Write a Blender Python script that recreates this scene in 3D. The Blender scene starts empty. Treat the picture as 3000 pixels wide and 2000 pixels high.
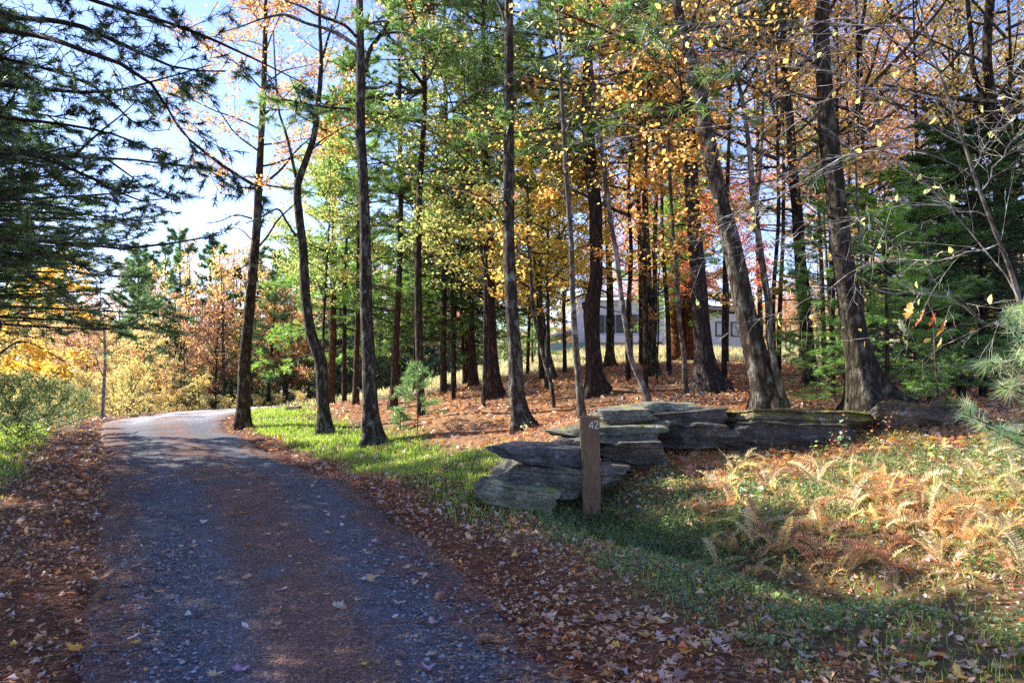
import bpy, math, random
import numpy as np

# ---------------------------------------------------------------- camera, sky, sun
sc = bpy.context.scene
COL = sc.collection
F = 2000.0            # focal length in photograph pixels (24 mm on 36 mm)
EYE = 1.6
PITCH = math.atan(80.0 / F)
cam_d = bpy.data.cameras.new('camera'); cam_d.sensor_width = 36.0; cam_d.lens = 24.0
cam_d.clip_start = 0.05; cam_d.clip_end = 2000.0
cam = bpy.data.objects.new('camera', cam_d); COL.objects.link(cam)
cam.location = (0, 0, EYE); cam.rotation_euler = (math.pi / 2 + PITCH, 0, 0)
sc.camera = cam

SUN_EL = math.radians(31.0)
SUN_DIR = np.array([-0.92, 0.39]); SUN_DIR /= np.linalg.norm(SUN_DIR)      # towards the sun, on the ground
sun_vec = np.array([SUN_DIR[0] * math.cos(SUN_EL), SUN_DIR[1] * math.cos(SUN_EL), math.sin(SUN_EL)])
sun_az = math.atan2(SUN_DIR[0], SUN_DIR[1])

world = bpy.data.worlds.new('World'); sc.world = world; world.use_nodes = True
wn, wl = world.node_tree.nodes, world.node_tree.links
for n in list(wn): wn.remove(n)
wout = wn.new('ShaderNodeOutputWorld'); wbg = wn.new('ShaderNodeBackground')
sky = wn.new('ShaderNodeTexSky'); sky.sky_type = 'NISHITA'; sky.sun_disc = False
sky.sun_elevation = SUN_EL; sky.sun_rotation = sun_az; sky.altitude = 300; sky.air_density = 1.0
sky.dust_density = .12; sky.ozone_density = 4.0
# a few thin clouds low over the trees
wtc = wn.new('ShaderNodeTexCoord'); wmap = wn.new('ShaderNodeMapping'); wmap.inputs['Scale'].default_value = (1.0, 1.0, 4.5)
wno = wn.new('ShaderNodeTexNoise'); wno.inputs['Scale'].default_value = 3.2; wno.inputs['Detail'].default_value = 6; wno.inputs['Roughness'].default_value = .55
wrm = wn.new('ShaderNodeMapRange'); wrm.clamp = True; wrm.inputs[1].default_value = .60; wrm.inputs[2].default_value = .85; wrm.inputs[4].default_value = .22
wmx = wn.new('ShaderNodeMixRGB'); wmx.inputs[2].default_value = (9.0, 9.0, 9.4, 1)
wl.new(wtc.outputs['Generated'], wmap.inputs[0]); wl.new(wmap.outputs[0], wno.inputs['Vector'])
wl.new(wno.outputs[0], wrm.inputs[0]); wl.new(wrm.outputs[0], wmx.inputs[0]); wl.new(sky.outputs[0], wmx.inputs[1])
wtn = wn.new('ShaderNodeMixRGB'); wtn.blend_type = 'MULTIPLY'; wtn.inputs[0].default_value = 1.0; wtn.inputs[2].default_value = (1.10, .94, 1.08, 1)   # white balance of the picture
wl.new(wmx.outputs[0], wtn.inputs[1]); wl.new(wtn.outputs[0], wbg.inputs[0]); wbg.inputs[1].default_value = 0.112
wl.new(wbg.outputs[0], wout.inputs[0])

sun_d = bpy.data.lights.new('sun', 'SUN'); sun_d.energy = 4.5; sun_d.angle = math.radians(0.53); sun_d.color = (1.0, 0.94, 0.84)
sun_o = bpy.data.objects.new('sun', sun_d); COL.objects.link(sun_o)
from mathutils import Vector
sun_o.rotation_euler = Vector((-sun_vec[0], -sun_vec[1], -sun_vec[2])).to_track_quat('-Z', 'Y').to_euler()
sun_o.location = (-30, 12, 30)

sc.view_settings.view_transform = 'Standard'; sc.view_settings.look = 'None'
sc.view_settings.exposure = 1.76; sc.view_settings.gamma = 1.0
sc.view_settings.use_curve_mapping = False
sc.render.engine = 'CYCLES'
sc.cycles.max_bounces = 5; sc.cycles.diffuse_bounces = 3; sc.cycles.glossy_bounces = 2
sc.cycles.transmission_bounces = 4; sc.cycles.transparent_max_bounces = 6
sc.cycles.use_denoising = False
sc.cycles.sample_clamp_indirect = 4.0
sc.cycles.caustics_reflective = False; sc.cycles.caustics_refractive = False

# ---------------------------------------------------------------- helpers
def pray(px, py):
    u = (px - 1500.0) / F; v = (1000.0 - py) / F
    c, s = math.cos(PITCH), math.sin(PITCH)
    return np.array([u, c - v * s, s + v * c])

def W(px, py, d):
    r = pray(px, py); t = d / r[1]
    return np.array([r[0] * t, d, EYE + r[2] * t])

def hash3(ix, iy, iz, seed):
    h = (ix.astype(np.int64) * 374761393 + iy.astype(np.int64) * 668265263 + iz.astype(np.int64) * 2147483647 + seed * 1274126177) & 0xffffffff
    h = ((h ^ (h >> 13)) * 1274126177) & 0xffffffff
    h = (h ^ (h >> 16)) & 0xffffffff
    return h.astype(np.float64) / 4294967295.0

def vnoise(x, y, z=0.0, seed=0):
    x = np.asarray(x, float); y = np.asarray(y, float); z = np.asarray(z, float) + 0 * x
    ix, iy, iz = np.floor(x), np.floor(y), np.floor(z)
    fx, fy, fz = x - ix, y - iy, z - iz
    fx = fx * fx * (3 - 2 * fx); fy = fy * fy * (3 - 2 * fy); fz = fz * fz * (3 - 2 * fz)
    r = 0
    for dx in (0, 1):
        for dy in (0, 1):
            for dz in (0, 1):
                w = (fx if dx else 1 - fx) * (fy if dy else 1 - fy) * (fz if dz else 1 - fz)
                r = r + w * hash3(ix + dx, iy + dy, iz + dz, seed)
    return r          # 0..1

def fbm(x, y, z=0.0, seed=0, octv=4, gain=.5):
    a, s, t = 1.0, 0.0, 0.0
    x = np.asarray(x, float); y = np.asarray(y, float); z = np.asarray(z, float)
    for o in range(octv):
        s = s + a * vnoise(x, y, z, seed + o * 17); t += a
        a *= gain; x = x * 2.03; y = y * 2.03; z = z * 2.03
    return s / t

def sstep(a, b, x):
    t = np.clip((np.asarray(x, float) - a) / (b - a), 0, 1); return t * t * (3 - 2 * t)

class Geo:
    """Collects vertices, triangles and one colour per vertex."""
    def __init__(s): s.v, s.t, s.c, s.n = [], [], [], 0
    def add(s, v, t, c=(1, 1, 1)):
        v = np.asarray(v, np.float32).reshape(-1, 3); t = np.asarray(t, np.int64).reshape(-1, 3)
        c = np.asarray(c, np.float32)
        if c.ndim == 1: c = np.broadcast_to(c, (len(v), 3))
        s.v.append(v); s.t.append(t + s.n); s.c.append(c); s.n += len(v)
        return s
    def mesh(s, name, smooth=False):
        me = bpy.data.meshes.new(name)
        if not s.v: return me
        v = np.concatenate(s.v); t = np.concatenate(s.t); c = np.concatenate(s.c)
        me.vertices.add(len(v)); me.vertices.foreach_set('co', v.ravel())
        me.loops.add(len(t) * 3); me.loops.foreach_set('vertex_index', t.astype(np.int32).ravel())
        me.polygons.add(len(t)); me.polygons.foreach_set('loop_start', np.arange(0, len(t) * 3, 3, dtype=np.int32))
        try: me.polygons.foreach_set('loop_total', np.full(len(t), 3, np.int32))
        except Exception: pass
        at = me.color_attributes.new('Col', 'FLOAT_COLOR', 'POINT')
        rgba = np.ones((len(v), 4), np.float32); rgba[:, :3] = c
        at.data.foreach_set('color', rgba.ravel())
        me.update(calc_edges=True)
        me.polygons.foreach_set('use_smooth', np.full(len(t), bool(smooth)))
        me.validate()
        return me

def link(name, me, mat=None, parent=None, loc=None, rot=None, scale=None, color=None, **props):
    o = bpy.data.objects.new(name, me); COL.objects.link(o)
    if mat is not None and me is not None and not me.materials: me.materials.append(mat)
    if parent is not None: o.parent = parent
    if loc is not None: o.location = [float(a) for a in loc]
    if rot is not None: o.rotation_euler = rot
    if scale is not None: o.scale = (scale, scale, scale) if np.isscalar(scale) else scale
    if color is not None: o.color = (color[0], color[1], color[2], 1)
    for k, v in props.items():
        if v is not None: o[k] = v
    return o

def thing(name, label, category, loc=(0, 0, 0), group=None, rotz=0.0, scale=1.0):
    o = bpy.data.objects.new(name, None); COL.objects.link(o)
    o.empty_display_size = .2
    o.location = [float(a) for a in loc]; o.rotation_euler = (0, 0, rotz); o.scale = (scale,) * 3
    o['label'] = label; o['category'] = category
    if group: o['group'] = group
    return o

def copy_thing(src, loc, rotz, scale, label, group=None, colors=None):
    r = src.copy(); COL.objects.link(r)
    r.location = [float(a) for a in loc]; r.rotation_euler = (0, 0, rotz); r.scale = (scale,) * 3 if np.isscalar(scale) else scale
    r['label'] = label
    if group: r['group'] = group
    elif 'group' in r.keys(): del r['group']
    for ch in src.children:
        c = ch.copy(); COL.objects.link(c); c.parent = r
        nm = ch.name.split('.')[0]
        if colors and nm in colors: c.color = (*colors[nm], 1)
        for g in ch.children:
            d = g.copy(); COL.objects.link(d); d.parent = c
    return r

def unit(a, axis=-1):
    return a / np.maximum(np.linalg.norm(a, axis=axis, keepdims=True), 1e-9)

def frames(tang):
    ref = np.zeros_like(tang); up = np.abs(tang[..., 2:3]) > .8
    ref[..., 2] = 1.0
    ref = np.where(up, np.array([0, 1.0, 0]), ref)
    a = unit(np.cross(tang, ref)); b = unit(np.cross(tang, a))
    return a, b

def tubes(P, R, sides=4):
    """P (N,K,3) centre lines, R (N,K) radii -> verts, tris"""
    N, K, _ = P.shape
    T = np.empty_like(P); T[:, 1:-1] = P[:, 2:] - P[:, :-2]; T[:, 0] = P[:, 1] - P[:, 0]; T[:, -1] = P[:, -1] - P[:, -2]
    T = unit(T)
    mean = unit(T.mean(1, keepdims=True)) + 0 * T
    ref = np.zeros_like(mean); ref[..., 2] = 1.0
    ref = np.where(np.abs(mean[..., 2:3]) > .75, np.array([0.0, 1.0, 0]), ref)
    A = unit(np.cross(T, ref)); B = np.cross(T, A)
    th = np.arange(sides) * 2 * math.pi / sides
    V = P[:, :, None] + R[:, :, None, None] * (np.cos(th)[None, None, :, None] * A[:, :, None] + np.sin(th)[None, None, :, None] * B[:, :, None])
    idx = np.arange(N * K * sides).reshape(N, K, sides)
    a = idx[:, :-1]; b = np.roll(a, -1, 2); c = idx[:, 1:]; d = np.roll(c, -1, 2)
    tr = np.concatenate([np.stack([a, b, d], -1).reshape(-1, 3), np.stack([a, d, c], -1).reshape(-1, 3)])
    return V.reshape(-1, 3), tr

def grow(rng, S, D, L, K=5, jit=.15, trop=0.0, droop=0.0):
    """curved lines from S (N,3) along D with length L (N,)"""
    N = len(S); P = np.empty((N, K, 3)); P[:, 0] = S; d = unit(D.copy())
    step = (L / (K - 1))[:, None]
    for k in range(1, K):
        d = d + rng.normal(0, jit, (N, 3)); d[:, 2] += trop - droop * k / K
        d = unit(d); P[:, k] = P[:, k - 1] + d * step
    return P

def children(rng, P, n, t0=.25, t1=1.0, ang=(35, 65), flat=0.0):
    """n child starts per parent line: positions, directions, parent index, param"""
    N, K, _ = P.shape
    t = t0 + (t1 - t0) * (np.arange(n)[None] + rng.random((N, n))) / n
    x = np.clip(t * (K - 1), 0, K - 1.001); i = x.astype(int); f = (x - i)[..., None]
    pi = np.arange(N)[:, None] + 0 * i
    S = P[pi, i] * (1 - f) + P[pi, i + 1] * f
    T = unit(P[pi, i + 1] - P[pi, i])
    A, B = frames(T)
    az = rng.random((N, n)) * 2 * math.pi
    side = np.where((np.arange(n)[None] + rng.integers(0, 2, (N, 1))) % 2 == 0, 0.0, math.pi)
    az = np.where(rng.random((N, n)) < flat, side + rng.normal(0, .35, (N, n)), az)
    an = np.radians(rng.uniform(ang[0], ang[1], (N, n)))
    # A is horizontal for non-vertical tangents
    R = np.cos(az)[..., None] * A + np.sin(az)[..., None] * B
    D = np.cos(an)[..., None] * T + np.sin(an)[..., None] * R
    return S.reshape(-1, 3), D.reshape(-1, 3), pi.ravel(), t.ravel()

def leaf_quads(rng, P, size, nrm_up=.3, aspect=.62, col=None, cvar=.15, curl=.25):
    """pointed folded leaves: 4 verts + 2 tris each"""
    N = len(P)
    n = rng.normal(0, 1, (N, 3)); n[:, 2] = np.abs(n[:, 2]) + nrm_up; n = unit(n)
    r = rng.normal(0, 1, (N, 3)); a = unit(np.cross(n, r)); b = np.cross(n, a)
    s = (size * rng.uniform(.6, 1.25, N))[:, None] if np.isscalar(size) else (size * rng.uniform(.7, 1.2, N))[:, None]
    w = s * aspect * rng.uniform(.7, 1.2, (N, 1))
    fold = n * w * rng.uniform(-curl, curl * 2, (N, 1))
    V = np.stack([P, P + a * s * .5 + b * w * .5 + fold, P + a * s, P + a * s * .5 - b * w * .5 + fold], 1)
    i = np.arange(N)[:, None] * 4
    T = np.concatenate([i + np.array([0, 1, 2]), i + np.array([0, 2, 3])])
    if col is None: col = np.ones((N, 3))
    col = np.asarray(col) * (1 + rng.normal(0, cvar, (N, 1)))
    return V.reshape(-1, 3), T, np.repeat(np.clip(col, 0, 1.6), 4, axis=0)

def tufts(rng, P, D, size, k=10, width=.004, spread=.9, col=None, cvar=.2):
    """needle tufts at P, pointing along D"""
    N = len(P); D = unit(D)
    d = D[:, None] * rng.uniform(.3, 1.0, (N, k, 1)) + rng.normal(0, spread * .5, (N, k, 3)); d = unit(d)
    base = P[:, None] - D[:, None] * size * rng.uniform(0, .6, (N, k, 1))
    L = size * rng.uniform(.65, 1.1, (N, k, 1))
    side = unit(np.cross(d, rng.normal(0, 1, (N, k, 3)))) * width
    tip = base + d * L; tip[..., 2] -= (L[..., 0] * .12)
    V = np.stack([base - side, base + side, tip], 2)
    T = np.arange(N * k * 3).reshape(-1, 3)
    if col is None: col = np.ones((N, 3))
    c = np.asarray(col)[:, None] * (1 + rng.normal(0, cvar, (N, k, 1)))
    return V.reshape(-1, 3), T, np.clip(np.repeat(c.reshape(-1, 3), 3, axis=0), 0, 1.7)

def pick(rng, pal, n, w=None):
    pal = np.array(pal, float); w = None if w is None else np.array(w, float) / sum(w)
    return pal[rng.choice(len(pal), n, p=w)]

# ---------------------------------------------------------------- materials
def new_mat(name):
    m = bpy.data.materials.new(name); m.use_nodes = True
    nt = m.node_tree
    for n in list(nt.nodes): nt.nodes.remove(n)
    return m, nt.nodes, nt.links, nt.nodes.new('ShaderNodeOutputMaterial')

def foliage_mat(name, trans=.45, rough=.55, gloss=.06, tsat=1.25):
    m, N, L, out = new_mat(name)
    at = N.new('ShaderNodeAttribute'); at.attribute_name = 'Col'
    oi = N.new('ShaderNodeObjectInfo')
    mu = N.new('ShaderNodeMixRGB'); mu.blend_type = 'MULTIPLY'; mu.inputs[0].default_value = 1
    L.new(at.outputs['Color'], mu.inputs[1]); L.new(oi.outputs['Color'], mu.inputs[2])
    df = N.new('ShaderNodeBsdfDiffuse'); tr = N.new('ShaderNodeBsdfTranslucent'); gl = N.new('ShaderNodeBsdfGlossy')
    gl.inputs['Roughness'].default_value = rough; gl.inputs['Color'].default_value = (1, 1, 1, 1)
    hs = N.new('ShaderNodeHueSaturation'); hs.inputs['Saturation'].default_value = tsat; hs.inputs['Value'].default_value = 2.0
    L.new(mu.outputs[0], df.inputs[0]); L.new(mu.outputs[0], hs.inputs['Color']); L.new(hs.outputs[0], tr.inputs[0])
    m1 = N.new('ShaderNodeMixShader'); m1.inputs[0].default_value = trans
    m2 = N.new('ShaderNodeMixShader'); m2.inputs[0].default_value = gloss
    L.new(df.outputs[0], m1.inputs[1]); L.new(tr.outputs[0], m1.inputs[2])
    L.new(m1.outputs[0], m2.inputs[1]); L.new(gl.outputs[0], m2.inputs[2]); L.new(m2.outputs[0], out.inputs[0])
    return m

def noise(N, L, co, scale, detail=5, rough=.6, vec_scale=None):
    if vec_scale is not None:
        mp = N.new('ShaderNodeMapping'); mp.inputs['Scale'].default_value = vec_scale
        L.new(co, mp.inputs[0]); co = mp.outputs[0]
    n = N.new('ShaderNodeTexNoise'); n.inputs['Scale'].default_value = scale; n.inputs['Detail'].default_value = detail
    n.inputs['Roughness'].default_value = rough; L.new(co, n.inputs['Vector']); return n

def ramp(N, L, fac, stops):
    r = N.new('ShaderNodeValToRGB'); e = r.color_ramp.elements
    while len(e) > 1: e.remove(e[-1])
    e[0].position = stops[0][0]; e[0].color = (*stops[0][1], 1)
    for p, c in stops[1:]:
        x = e.new(p); x.color = (*c, 1)
    L.new(fac, r.inputs[0]); return r

def mix(N, L, fac, a, b, mode='MIX'):
    x = N.new('ShaderNodeMixRGB'); x.blend_type = mode
    for s, k in ((fac, 0), (a, 1), (b, 2)):
        if hasattr(s, 'links'): L.new(s, x.inputs[k])
        elif k == 0: x.inputs[0].default_value = s
        else: x.inputs[k].default_value = (*s, 1)
    return x.outputs[0]

def bump(N, L, h, strength, dist, prev=None):
    b = N.new('ShaderNodeBump'); b.inputs['Strength'].default_value = strength; b.inputs['Distance'].default_value = dist
    L.new(h, b.inputs['Height'])
    if prev is not None: L.new(prev, b.inputs['Normal'])
    return b.outputs[0]

def bark_mat(name, dark, light, lichen=None, lich_amt=.5, ridge=18.0, stretch=.16, bmp=.03):
    m, N, L, out = new_mat(name)
    tc = N.new('ShaderNodeTexCoord'); co = tc.outputs['Object']
    oi = N.new('ShaderNodeObjectInfo')
    n1 = noise(N, L, co, ridge, 6, .65, (1, 1, stretch))
    vo = N.new('ShaderNodeTexVoronoi'); vo.feature = 'DISTANCE_TO_EDGE'; vo.inputs['Scale'].default_value = ridge * .8
    mp = N.new('ShaderNodeMapping'); mp.inputs['Scale'].default_value = (1, 1, stretch * 1.3); L.new(co, mp.inputs[0])
    wob = N.new('ShaderNodeVectorMath'); wob.operation = 'MULTIPLY_ADD'; L.new(n1.outputs['Color'], wob.inputs[0]); wob.inputs[1].default_value = (.12, .12, .12); L.new(mp.outputs[0], wob.inputs[2])
    L.new(wob.outputs[0], vo.inputs['Vector'])
    cr = N.new('ShaderNodeMapRange'); cr.inputs[1].default_value = 0; cr.inputs[2].default_value = .35; L.new(vo.outputs['Distance'], cr.inputs[0])
    n2 = noise(N, L, co, 3.0, 4, .6)
    base = ramp(N, L, n1.outputs[0], [(.3, dark), (.68, light)]).outputs[0]
    base = mix(N, L, cr.outputs[0], tuple(x * .45 for x in dark), base)
    base = mix(N, L, .35, base, ramp(N, L, n2.outputs[0], [(.3, (.4, .4, .4)), (.7, (1, 1, 1))]).outputs[0], 'MULTIPLY')
    if lichen:
        n3 = noise(N, L, co, 7.0, 6, .7, (1, 1, .6))
        lm = N.new('ShaderNodeMapRange'); lm.inputs[1].default_value = .62 - .14 * lich_amt; lm.inputs[2].default_value = .68; L.new(n3.outputs[0], lm.inputs[0])
        base = mix(N, L, lm.outputs[0], base, lichen)
        # green algae/moss near the root
    base = mix(N, L, 1.0, base, oi.outputs['Color'], 'MULTIPLY')
    hm = N.new('ShaderNodeMath'); hm.operation = 'ADD'; L.new(cr.outputs[0], hm.inputs[0]); L.new(n1.outputs[0], hm.inputs[1])
    p = N.new('ShaderNodeBsdfPrincipled'); p.inputs['Roughness'].default_value = .9
    p.inputs['Specular IOR Level'].default_value = .2
    L.new(base, p.inputs['Base Color']); L.new(bump(N, L, hm.outputs[0], 1.0, bmp), p.inputs['Normal'])
    L.new(p.outputs[0], out.inputs[0]); return m

M = {}
M['leaf'] = foliage_mat('leaf_tissue', .6, .5, .05, .93)
M['needle'] = foliage_mat('needle_tissue', .38, .4, .07, 1.15)
M['litter'] = foliage_mat('dry_leaf_tissue', .22, .45, .07, 1.1)
M['grassblade'] = foliage_mat('grass_tissue', .45, .45, .05, 1.1)
M['bark_maple'] = bark_mat('furrowed_bark', (.07, .053, .038), (.24, .20, .15), (.33, .34, .28), .7, 15, .22, .05)
M['bark_pine'] = bark_mat('pine_bark', (.075, .056, .045), (.24, .185, .145), None, 0, 18, .18, .04)
M['bark_smooth'] = bark_mat('smooth_bark', (.12, .105, .085), (.25, .22, .18), (.34, .35, .30), .6, 9, .5, .006)
M['twig'] = bark_mat('twig_bark', (.075, .062, .052), (.20, .175, .15), None, 0, 10, .4, .004)
# ---------------------------------------------------------------- terrain
CP = []   # world control points x, y, z
def cpx(px, py, d): CP.append(tuple(W(px, py, d)))
for x, y, z in [(-2, 0, 0), (3, 0, .02), (-8, 0, .15), (9, 0, .3), (0, -12, 0), (-15, -10, .2), (15, -10, .5),
                (-1, 3.5, 0), (-2.2, 6.2, 0), (-4.2, 10, 0), (-7, 14.5, 0), (-10.7, 20.6, 0), (-4.5, 4, .05), (-7, 7, .12), (-10, 12, .1), (-14, 18, 0),
                (-11.6, 25, -.04), (-11.4, 30, -.13), (-10, 36, -.6), (-20, 26, -.45), (-16, 32, -.6), (-25, 40, -1.7), (-10, 42, -1.0), (-30, 60, -2.6), (-20, 80, -3.2), (-50, 50, -2.5),
                (-40, 20, -.6), (-60, 90, -3.2), (0, 75, -2.0), (0, 100, -2.5), (20, 100, .5), (60, 100, 5.0), (-40, 130, -3), (90, 60, 5), (60, 20, 2.5), (60, -20, 1.5), (-60, -20, 0), (100, 130, 7), (0, 150, -1)]:
    CP.append((x, y, z))
for a in [(709, 1256, 18.2), (953, 1274, 16.5), (1100, 1308, 14.2), (1042, 1185, 24), (1151, 1198, 20), (966, 1185, 22), (1535, 1270, 12.0),
          (1447, 1167, 17.5), (1370, 1127, 25), (1625, 1193, 14.5), (1627, 1113, 20), (1705, 1224, 11.2), (1750, 1155, 15), (1786, 1078, 23),
          (1901, 1178, 12.6), (1916, 1102, 19.5), (2008, 1159, 13.5), (2085, 1146, 13.0), (2251, 1202, 10.0), (2306, 1210, 9.8), (2374, 1125, 15), (2565, 1215, 10.2),
          (2820, 1165, 12.5), (2750, 1223, 8.9), (2980, 1170, 12.5),
          (1104, 1149, 31), (1354, 1091, 38), (1600, 1040, 50), (1650, 1030, 56), (1900, 1030, 56), (2200, 1022, 50), (2500, 1040, 40), (3000, 1050, 38),
          (2800, 1125, 18), (2300, 1070, 24), (1300, 1230, 14.5), (1250, 1340, 12.0),
          (1735, 1515, 7.35), (1450, 1500, 7.45), (1600, 1480, 7.7), (1950, 1400, 8.0), (2100, 1320, 8.9), (2400, 1335, 8.3), (2700, 1315, 8.0), (3000, 1325, 7.6),
          (2500, 1450, 6.3), (2900, 1450, 5.7), (2200, 1550, 5.8), (2700, 1650, 4.7), (2990, 1700, 4.2), (2500, 1800, 4.1), (2000, 1750, 4.6), (2900, 1980, 3.3)]:
    cpx(*a)
CP = np.array(CP)
def tps_fit(P, lam):
    n = len(P); X = P[:, :2] / 20.0
    d2 = ((X[:, None] - X[None]) ** 2).sum(-1)
    K = np.where(d2 > 0, .5 * d2 * np.log(np.maximum(d2, 1e-12)), 0) + lam * np.eye(n)
    Q = np.hstack([np.ones((n, 1)), X]); A = np.zeros((n + 3, n + 3))
    A[:n, :n] = K; A[:n, n:] = Q; A[n:, :n] = Q.T
    return X, np.linalg.solve(A, np.concatenate([P[:, 2], np.zeros(3)]))
TX, TW = tps_fit(CP, .0006)
def base_h(x, y):
    x = np.asarray(x, float); y = np.asarray(y, float); sh = x.shape
    xc = np.clip(x, -75, 110).ravel() / 20.0; yc = np.clip(y, -22, 155).ravel() / 20.0
    out = np.empty_like(xc)
    for s in range(0, len(xc), 20000):
        a, b = xc[s:s + 20000], yc[s:s + 20000]
        d2 = (a[:, None] - TX[None, :, 0]) ** 2 + (b[:, None] - TX[None, :, 1]) ** 2
        out[s:s + 20000] = (.5 * d2 * np.log(np.maximum(d2, 1e-12))) @ TW[:-3] + TW[-3] + TW[-2] * a + TW[-1] * b
    return out.reshape(sh)

# drive centre line (world) and half width
RC = np.array([(1.8, -4.5), (.35, 0), (-.95, 3.5), (-2.15, 6.15), (-4.15, 10.0), (-6.9, 14.5), (-9.6, 19.0), (-11.2, 23.0), (-11.6, 27.0), (-11.3, 31), (-10.2, 36), (-8, 43)])
RHW = np.array([1.25, 1.25, 1.2, 1.32, 1.5, 1.45, 1.5, 2.0, 2.3, 2.2, 1.9, 1.7])
def resample(P, n):
    P = np.asarray(P, float)
    t = np.concatenate([[0], np.cumsum(np.linalg.norm(np.diff(P[:, :3], axis=0), axis=1))])
    # Catmull-Rom through the points
    out = []
    tt = np.linspace(0, t[-1], n)
    k = np.clip(np.searchsorted(t, tt, 'right') - 1, 0, len(P) - 2)
    u = ((tt - t[k]) / np.maximum(t[k + 1] - t[k], 1e-9))[:, None]
    p1, p2 = P[k], P[k + 1]
    dt = np.maximum(t[k + 1] - t[k], 1e-9)[:, None]
    def tan(i):
        a = np.clip(i - 1, 0, len(P) - 1); b = np.clip(i + 1, 0, len(P) - 1)
        return (P[b] - P[a]) / np.maximum(t[b] - t[a], 1e-9)[:, None]
    m1, m2 = tan(k) * dt, tan(k + 1) * dt
    return (2 * u**3 - 3 * u**2 + 1) * p1 + (u**3 - 2 * u**2 + u) * m1 + (-2 * u**3 + 3 * u**2) * p2 + (u**3 - u**2) * m2
RR = resample(np.hstack([RC, RHW[:, None]]), 240)
def road_sd(x, y):
    """signed distance to the drive's edge (negative on the drive) and side (+1 right of travel)"""
    x = np.asarray(x, float); y = np.asarray(y, float); sh = x.shape; a = x.ravel(); b = y.ravel()
    sd = np.empty_like(a); side = np.empty_like(a)
    tg = np.gradient(RR[:, :2], axis=0)
    for s in range(0, len(a), 20000):
        dx = a[s:s + 20000, None] - RR[None, :, 0]; dy = b[s:s + 20000, None] - RR[None, :, 1]
        d = np.sqrt(dx * dx + dy * dy); i = d.argmin(1); r = np.arange(len(i))
        sd[s:s + 20000] = d[r, i] - RR[i, 2]
        side[s:s + 20000] = np.sign(dx[r, i] * tg[i, 1] - dy[r, i] * tg[i, 0])
    return sd.reshape(sh), side.reshape(sh)

def H(x, y):
    """bare height of the ground"""
    x = np.asarray(x, float); y = np.asarray(y, float)
    h = base_h(x, y)
    h = h + (fbm(x * .55, y * .55, 0, 5, 4) - .5) * .16 * sstep(1, 6, np.hypot(x, y))
    # ditch right of the post
    t = np.clip(((x - .9) * 1.3 + (y - 7.4) * -2.6) / (1.3**2 + 2.6**2), 0, 1)
    dd = np.hypot(x - (.9 + 1.3 * t), y - (7.4 - 2.6 * t))
    h = h - .24 * np.exp(-(dd / .45) ** 2)
    return h
def Hg(x, y):
    sd, _ = road_sd(x, y)
    h = H(x, y); k = sstep(.25, -.25, sd)
    return h - .07 * k
def gp(px, py):
    """point where the ray through a photograph pixel meets the ground"""
    r = pray(px, py); t = np.linspace(2.0, 120.0, 2400)
    z = EYE + r[2] * t; g = H(r[0] * t, r[1] * t)
    k = np.argmax(z <= g)
    if z[k] > g[k]: k = 1200
    t0 = t[max(k - 1, 0)]; tt = np.linspace(t0, t[k], 30)
    z = EYE + r[2] * tt; g = H(r[0] * tt, r[1] * tt); j = np.argmax(z <= g)
    return np.array([r[0] * tt[j], r[1] * tt[j], g[j]])

# zones, used both for the colour of the soil and for scattering
def zones(x, y):
    sd, side = road_sd(x, y)
    nz = fbm(x * .8, y * .8, 0, 31, 3) - .5; nb = fbm(x * .25, y * .25, 0, 77, 3) - .5
    s = sd + nz * .7
    right = side > 0
    d = np.hypot(x, y)
    grass = np.where(right, sstep(.35, .8, s) * sstep(2.9, 1.9, s) * sstep(6.2, 8.5, y), sstep(.9, 1.6, s) * sstep(4.5, 3.2, s) * sstep(6, 10, y) * .8)
    near_r = np.where(right, sstep(.7, 1.5, s) * sstep(9.0, 6.5, y), 0)
    grass = np.maximum(grass, near_r * .30)
    field = sstep(23, 27, y + nb * 8) * sstep(-.3, .8, s)
    field = np.where(x < -12, field * .35, field)
    needles = sstep(1.3, .2, s) * sstep(-.6, -.05, s) + sstep(.62, .5, 1 - (fbm(x * .9, y * .9, 0, 55, 3))) * 0
    rust = np.where(right, sstep(1.8, 3.2, s) * sstep(7.4, 8.6, y) * sstep(-.25, .05, nb + sstep(9, 15, y) * .15) * (1 - field), 0)
    rust = np.maximum(rust, np.where(right & (x > 1.8) & (y < 8.8), sstep(3.2, 4.2, s) * sstep(-.12, .12, nz), 0))
    return dict(sd=sd, side=side, s=s, grass=np.clip(grass, 0, 1), field=np.clip(field, 0, 1), needles=np.clip(needles, 0, 1), rust=np.clip(rust, 0, 1), nz=nz, nb=nb, d=d)

def axis_pts(lo, hi, c, fine, far):
    """1-D coordinates: spacing `fine` near c, growing to far"""
    out = [c]; st = fine
    while out[-1] < hi: st = min(fine + .035 * (out[-1] - c), far); out.append(out[-1] + st)
    neg = [c]
    while neg[-1] > lo: st = min(fine + .035 * (c - neg[-1]), far); neg.append(neg[-1] - st)
    return np.array(sorted(neg[1:] + out))
gx = axis_pts(-420, 420, 0, .085, 30); gy = axis_pts(-60, 600, 5.0, .085, 30)
GX, GY = np.meshgrid(gx, gy); GZ = Hg(GX, GY)
z_ = zones(GX, GY)
near = sstep(16, 8, z_['d'])
GZ = GZ + near * (fbm(GX * 4, GY * 4, 0, 91, 3) - .5) * .05 * sstep(-.1, .4, z_['sd'])
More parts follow.
